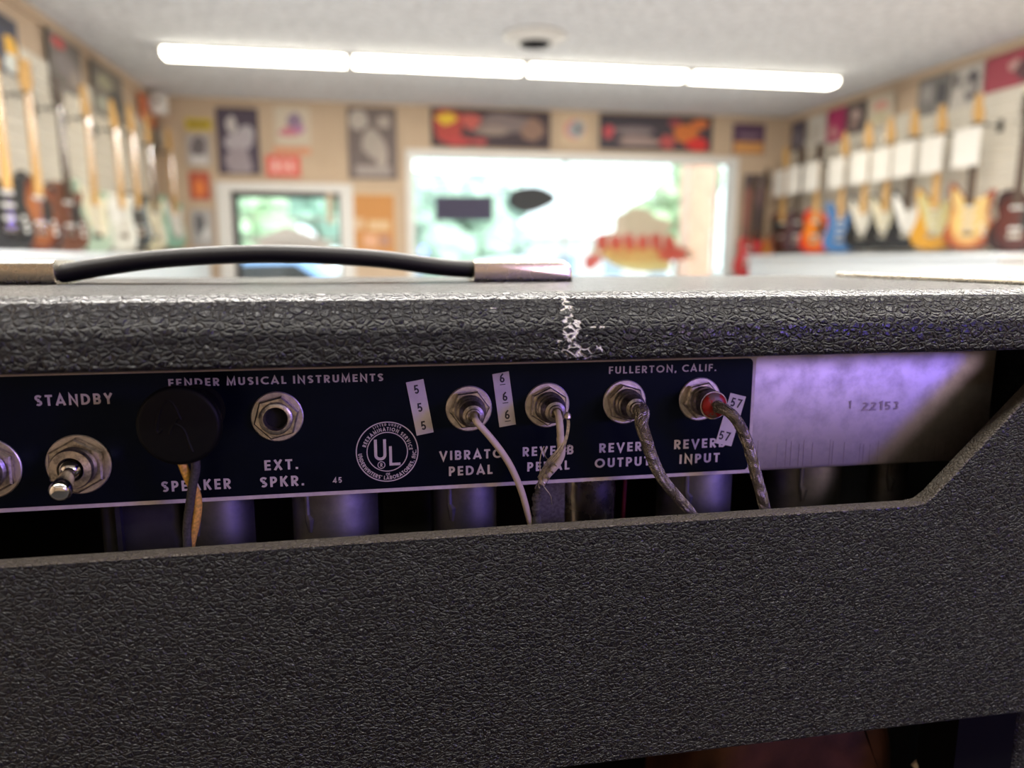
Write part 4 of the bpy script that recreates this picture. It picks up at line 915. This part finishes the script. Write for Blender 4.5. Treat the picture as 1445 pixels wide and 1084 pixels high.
# brown vinyl bag inside, right
bag = thing('reverb_bag', (.17, .36, AZB+.019), 'brown vinyl bag inside the cabinet, just showing under the back board at the right', 'bag')
bpts = out2([(.15, -.515), (.255, -.515), (.262, -.40), (.262, -.28), (.258, -.245), (.246, -.228), (.235, -.223), (.20, -.226), (.16, -.25)], 4)
MB().prism_bevel(bpts, lambda a, b, d: (a, d, b), .308, .40, .012, 4).build('body', M['bag'], bag, smooth=60)
MB().tube(spline([UY(1290, 1084, .300), UY(1310, 1068, .300), UY(1335, 1056, .302), UY(1350, 1040, .304), UY(1356, 1029, .305)], 5), [.0022]*20+[.0006], 8).build('drawcord', M['ivory'], bag)
MB().tube([UY(1330, 1086, .298), UY(1342, 1062, .299), UY(1356, 1030, .302)], [.0030, .0022, .0004], 8).build('flap_edge', M['bag'], bag)

# stand below the amplifier
pb = thing('equipment_bench', (-.05, .42, ZF), 'low black bench carrying the amplifier', 'bench')
MB().box((-.55, .18, AZB-.042), (.45, .68, AZB-.012)).build('top_board', M['wood'], pb)
for sx in (-.52, .42):
    for sy in (.21, .65): MB().box((sx-.02, sy-.02, ZF), (sx+.02, sy+.02, AZB-.042)).build('leg', M['wood'], pb)

# ================================================================== PLUGS AND CABLES
def plug(t, px, py, L=.0150, ring_r=.0026, red=False, prof=None):
    p = PP(px, py); c = Vector((p.x, YP-.0056, p.z))
    pr = prof or [(0, .0060), (.0020, .0062), (.0026, .0056), (.0044, .0058), (.0050, .0052), (.0076, .0050), (.0098, .0042), (.0104, .0031), (.0118, .0030), (.0121, .0025), (.0119, .0021), (.0095, .0019)]
    o = MB().lathe(pr, c, n=32).build('plug', M['plug'], t, smooth=30)
    return c, o
def path(l, n=8): return spline([UY(x, y, Y) for x, y, Y in l], n)
def braided(t, pts, r0, r1, nm='cable', strands=14, turns_per_m=80, mt='braid', core='braid', flare=.0004):
    P = pts; n = len(P); R = [r0+(r1-r0)*(i/(n-1))**.7+flare*math.exp(-(i/(n*.075))**2) for i in range(n)]
    o = MB().tube(P, [r*.86 for r in R], 12).build(nm, M[core], t)
    L_ = [0]
    for i in range(1, n): L_.append(L_[-1]+(P[i]-P[i-1]).length)
    T = [(P[min(i+1, n-1)]-P[max(i-1, 0)]).normalized() for i in range(n)]; u = T[0].orthogonal().normalized(); fr = []
    for i in range(n): u = (u-T[i]*u.dot(T[i])).normalized(); fr.append((u.copy(), T[i].cross(u)))
    m = MB()
    for sgn in (1, -1):
        for s_ in range(strands):
            pp = []
            for i in range(n):
                a = 2*pi*s_/strands+sgn*2*pi*turns_per_m*L_[i]; rr = R[i]*(.95+.07*cos(2*strands*pi*turns_per_m*L_[i]*.5+s_*pi+(0 if sgn > 0 else pi)))
                pp.append(P[i]+fr[i][0]*(rr*cos(a))+fr[i][1]*(rr*sin(a)))
            m.tube(pp, R[i]*.15, 4, caps=False, sq=.7)
    m.build('braid', M[mt], o, smooth=60)
    return o
# 1 vibrato pedal lead
t = thing('pedal_lead', PP(752, 800, .292), 'smooth ivory cable plugged into the socket marked vibrato pedal', 'cable')
c, o = plug(t, 661.6, 576.3)
MB().tube(spline([c+Vector((0, -.009, 0)), c+Vector((.0003, -.0125, -.0003))]+[UY(*q) for q in ((673, 596, .2765), (690, 615, .2765), (708, 638, .278), (722, 661, .280), (735, 691, .283), (744, 722, .286), (751, 752, .288), (757, 800, .290))], 8), .00135, 12).build('cable', M['ivory'], t)
# 2 reverb pedal lead with frayed shield
t = thing('pedal_lead', PP(757, 790, .29), 'ivory cable with frayed twisted wires plugged into the socket marked reverb pedal', 'cable')
c, o = plug(t, 772, 571.5)
MB().tube(spline([c+Vector((0, -.009, 0)), c+Vector((.0004, -.0125, -.0001))]+[UY(*q) for q in ((790, 600, .2775), (791, 618, .2785), (792, 640, .280), (785, 655, .281), (772, 670, .282), (764, 682, .283))], 8), [.00145]*24+[.0017]*40, 12).build('insulated_core', M['ivory'], t)
dk = path([(768, 675, .283), (762, 688, .2835), (757, 703, .284), (757, 722, .285), (758, 745, .286), (759, 790, .288)], 8)
MB().tube(dk, [.0017+.0003*sin(i*.9)+.0002*sin(i*2.3+1) for i in range(len(dk))], 10).build('dark_jacket', M['cloth_dark'], t)
m = MB(); rnd = random.Random(11)
for k in range(7):
    q = rnd.uniform(-1, 1); w = rnd.uniform(-1, 1)
    a = [(801+q*1.5, 588+w, .2780), (802+q*2, 600, .2780), (799+q*2, 618, .2775), (790+q*5, 636+w*2, .2772), (778+q*5, 650+w*4, .2775)]
    a += [(772+q*6, 660+w*4, .279), (764+q*6, 676+w*5, .280)] if k % 2 else [(772+q*3, 655+w*5, .2785), (764+q*3, 670+w*4, .2795)]
    m.tube(path(a, 5), .00022, 5)
for k in range(5):   # wraps around the core
    pp = []
    for i in range(26):
        f_ = i/25; x = 792-f_*30; y = 640+f_*46; a = f_*7+k*1.25
        pp.append(UY(x, y, .2815)+Vector((.0021*cos(a), .0021*sin(a), .0009*cos(a))))
    m.tube(pp, .00030, 5)
for a in ([(765, 683, .281), (770, 690, .279), (777, 700, .279), (779, 712, .280)], [(762, 668, .280), (762, 650, .279), (765, 636, .279), (768, 630, .279)], [(794, 640, .279), (798, 634, .279), (803, 628, .279), (806, 630, .279)], [(776, 650, .279), (770, 645, .279), (768, 636, .279), (773, 632, .279)]):
    m.tube(path(a, 6), .00020, 5)
m.build('frayed_wires', M['braid_bright'], t)
p = UY(801, 587, .2785); MB().lathe([(-.0015, .0006), (-.0005, .0014), (.0008, .0015), (.0016, .0006)], p, (0, 0, -1), 10).build('solder_blob', M['braid_bright'], t)
# 3 reverb output lead
t = thing('reverb_lead', PP(985, 790, .29), 'grey braided cable plugged into the socket marked reverb output', 'cable')
c, o = plug(t, 880.7, 567)
pts = spline([c+Vector((.0004, -.0070, -.0002)), c+Vector((.0016, -.0130, -.0010))]+[UY(*q) for q in ((905, 598, .2770), (911, 618, .2775), (918, 640, .2780), (928, 664, .279), (941, 684, .281), (958, 704, .283), (977, 726, .285), (1000, 760, .287), (1020, 800, .288))], 12)
braided(t, pts, .0027, .0020, flare=.0014)
# 4 reverb input lead with red painted plug
t = thing('reverb_lead', PP(1085, 790, .29), 'grey braided cable with a red painted plug in the socket marked reverb input', 'cable')
c, o = plug(t, 986.7, 563, prof=[(0, .0060), (.0025, .0062), (.0034, .0056), (.0048, .0056), (.0052, .0060), (.009, .0060)])
MB().lathe([(0, .0054), (.0008, .0054), (.0016, .0048), (.0022, .0038), (.0025, .0024)], c+Vector((0, -.0088, 0)), n=28).build('red_shell', M['red'], o)
pts = spline([c+Vector((.0002, -.0115, 0)), c+Vector((.0022, -.0155, -.0008))]+[UY(*q) for q in ((1037, 590, .2760), (1048, 608, .2770), (1056, 628, .2780), (1062, 650, .279), (1068, 674, .281), (1075, 700, .283), (1082, 726, .285), (1092, 760, .287), (1100, 800, .288))], 12)
braided(t, pts, .0020, .0023)
# 5 speaker plug with round cap and twin cord
t = thing('speaker_plug', PP(266, 790, .29), 'round black moulded plug covering the speaker socket, with a grey and gold cord', 'plug')
dc = UY(251.5, 602, .2690)
MB().lathe([(0, .0100), (.0008, .0100), (.001, .0085), (YP-.2745, .0085)], (dc.x, YP, dc.z), n=32).build('plug_body', M['disc'], t)
MB().lathe([(0, .0125), (.001, .0138), (.0030, .0143), (.0046, .0141), (.0054, .0134), (.0056, .0125)], (dc.x, .2746, dc.z), n=64).build('cap', M['disc'], t, smooth=50)
def cp(x, y): q = UY(180+x/7.227, 530+y/7.227, .26935); return q
o = MB(); 
for l in ([(352, 545), (330, 580), (300, 572), (298, 520), (318, 420), (350, 320), (400, 262), (450, 275), (490, 330), (520, 400), (545, 450)], [(435, 600), (440, 560), (470, 505), (500, 455), (530, 430)], [(480, 490), (540, 520), (580, 560), (610, 640), (640, 720), (665, 775)]):
    o.tube(spline([cp(*q) for q in l], 4), .0006, 8)
o.build('embossed_mark', M['disc'], t, smooth=60)
a = path([(276, 650, .280), (276, 664, .279), (272, 684, .280), (268, 712, .282), (264, 745, .284), (266, 800, .286)], 10)
MB().tube(a, .0016, 12).build('grey_cord', M['cloth_dark'], t)
a = path([(256, 650, .281), (261, 664, .281), (268, 680, .2825), (277, 697, .283), (279, 715, .284), (276, 740, .285), (269, 772, .287), (266, 810, .287)], 10)
MB().tube(a, .0016, 12).build('gold_cord', M['cloth_gold'], t)
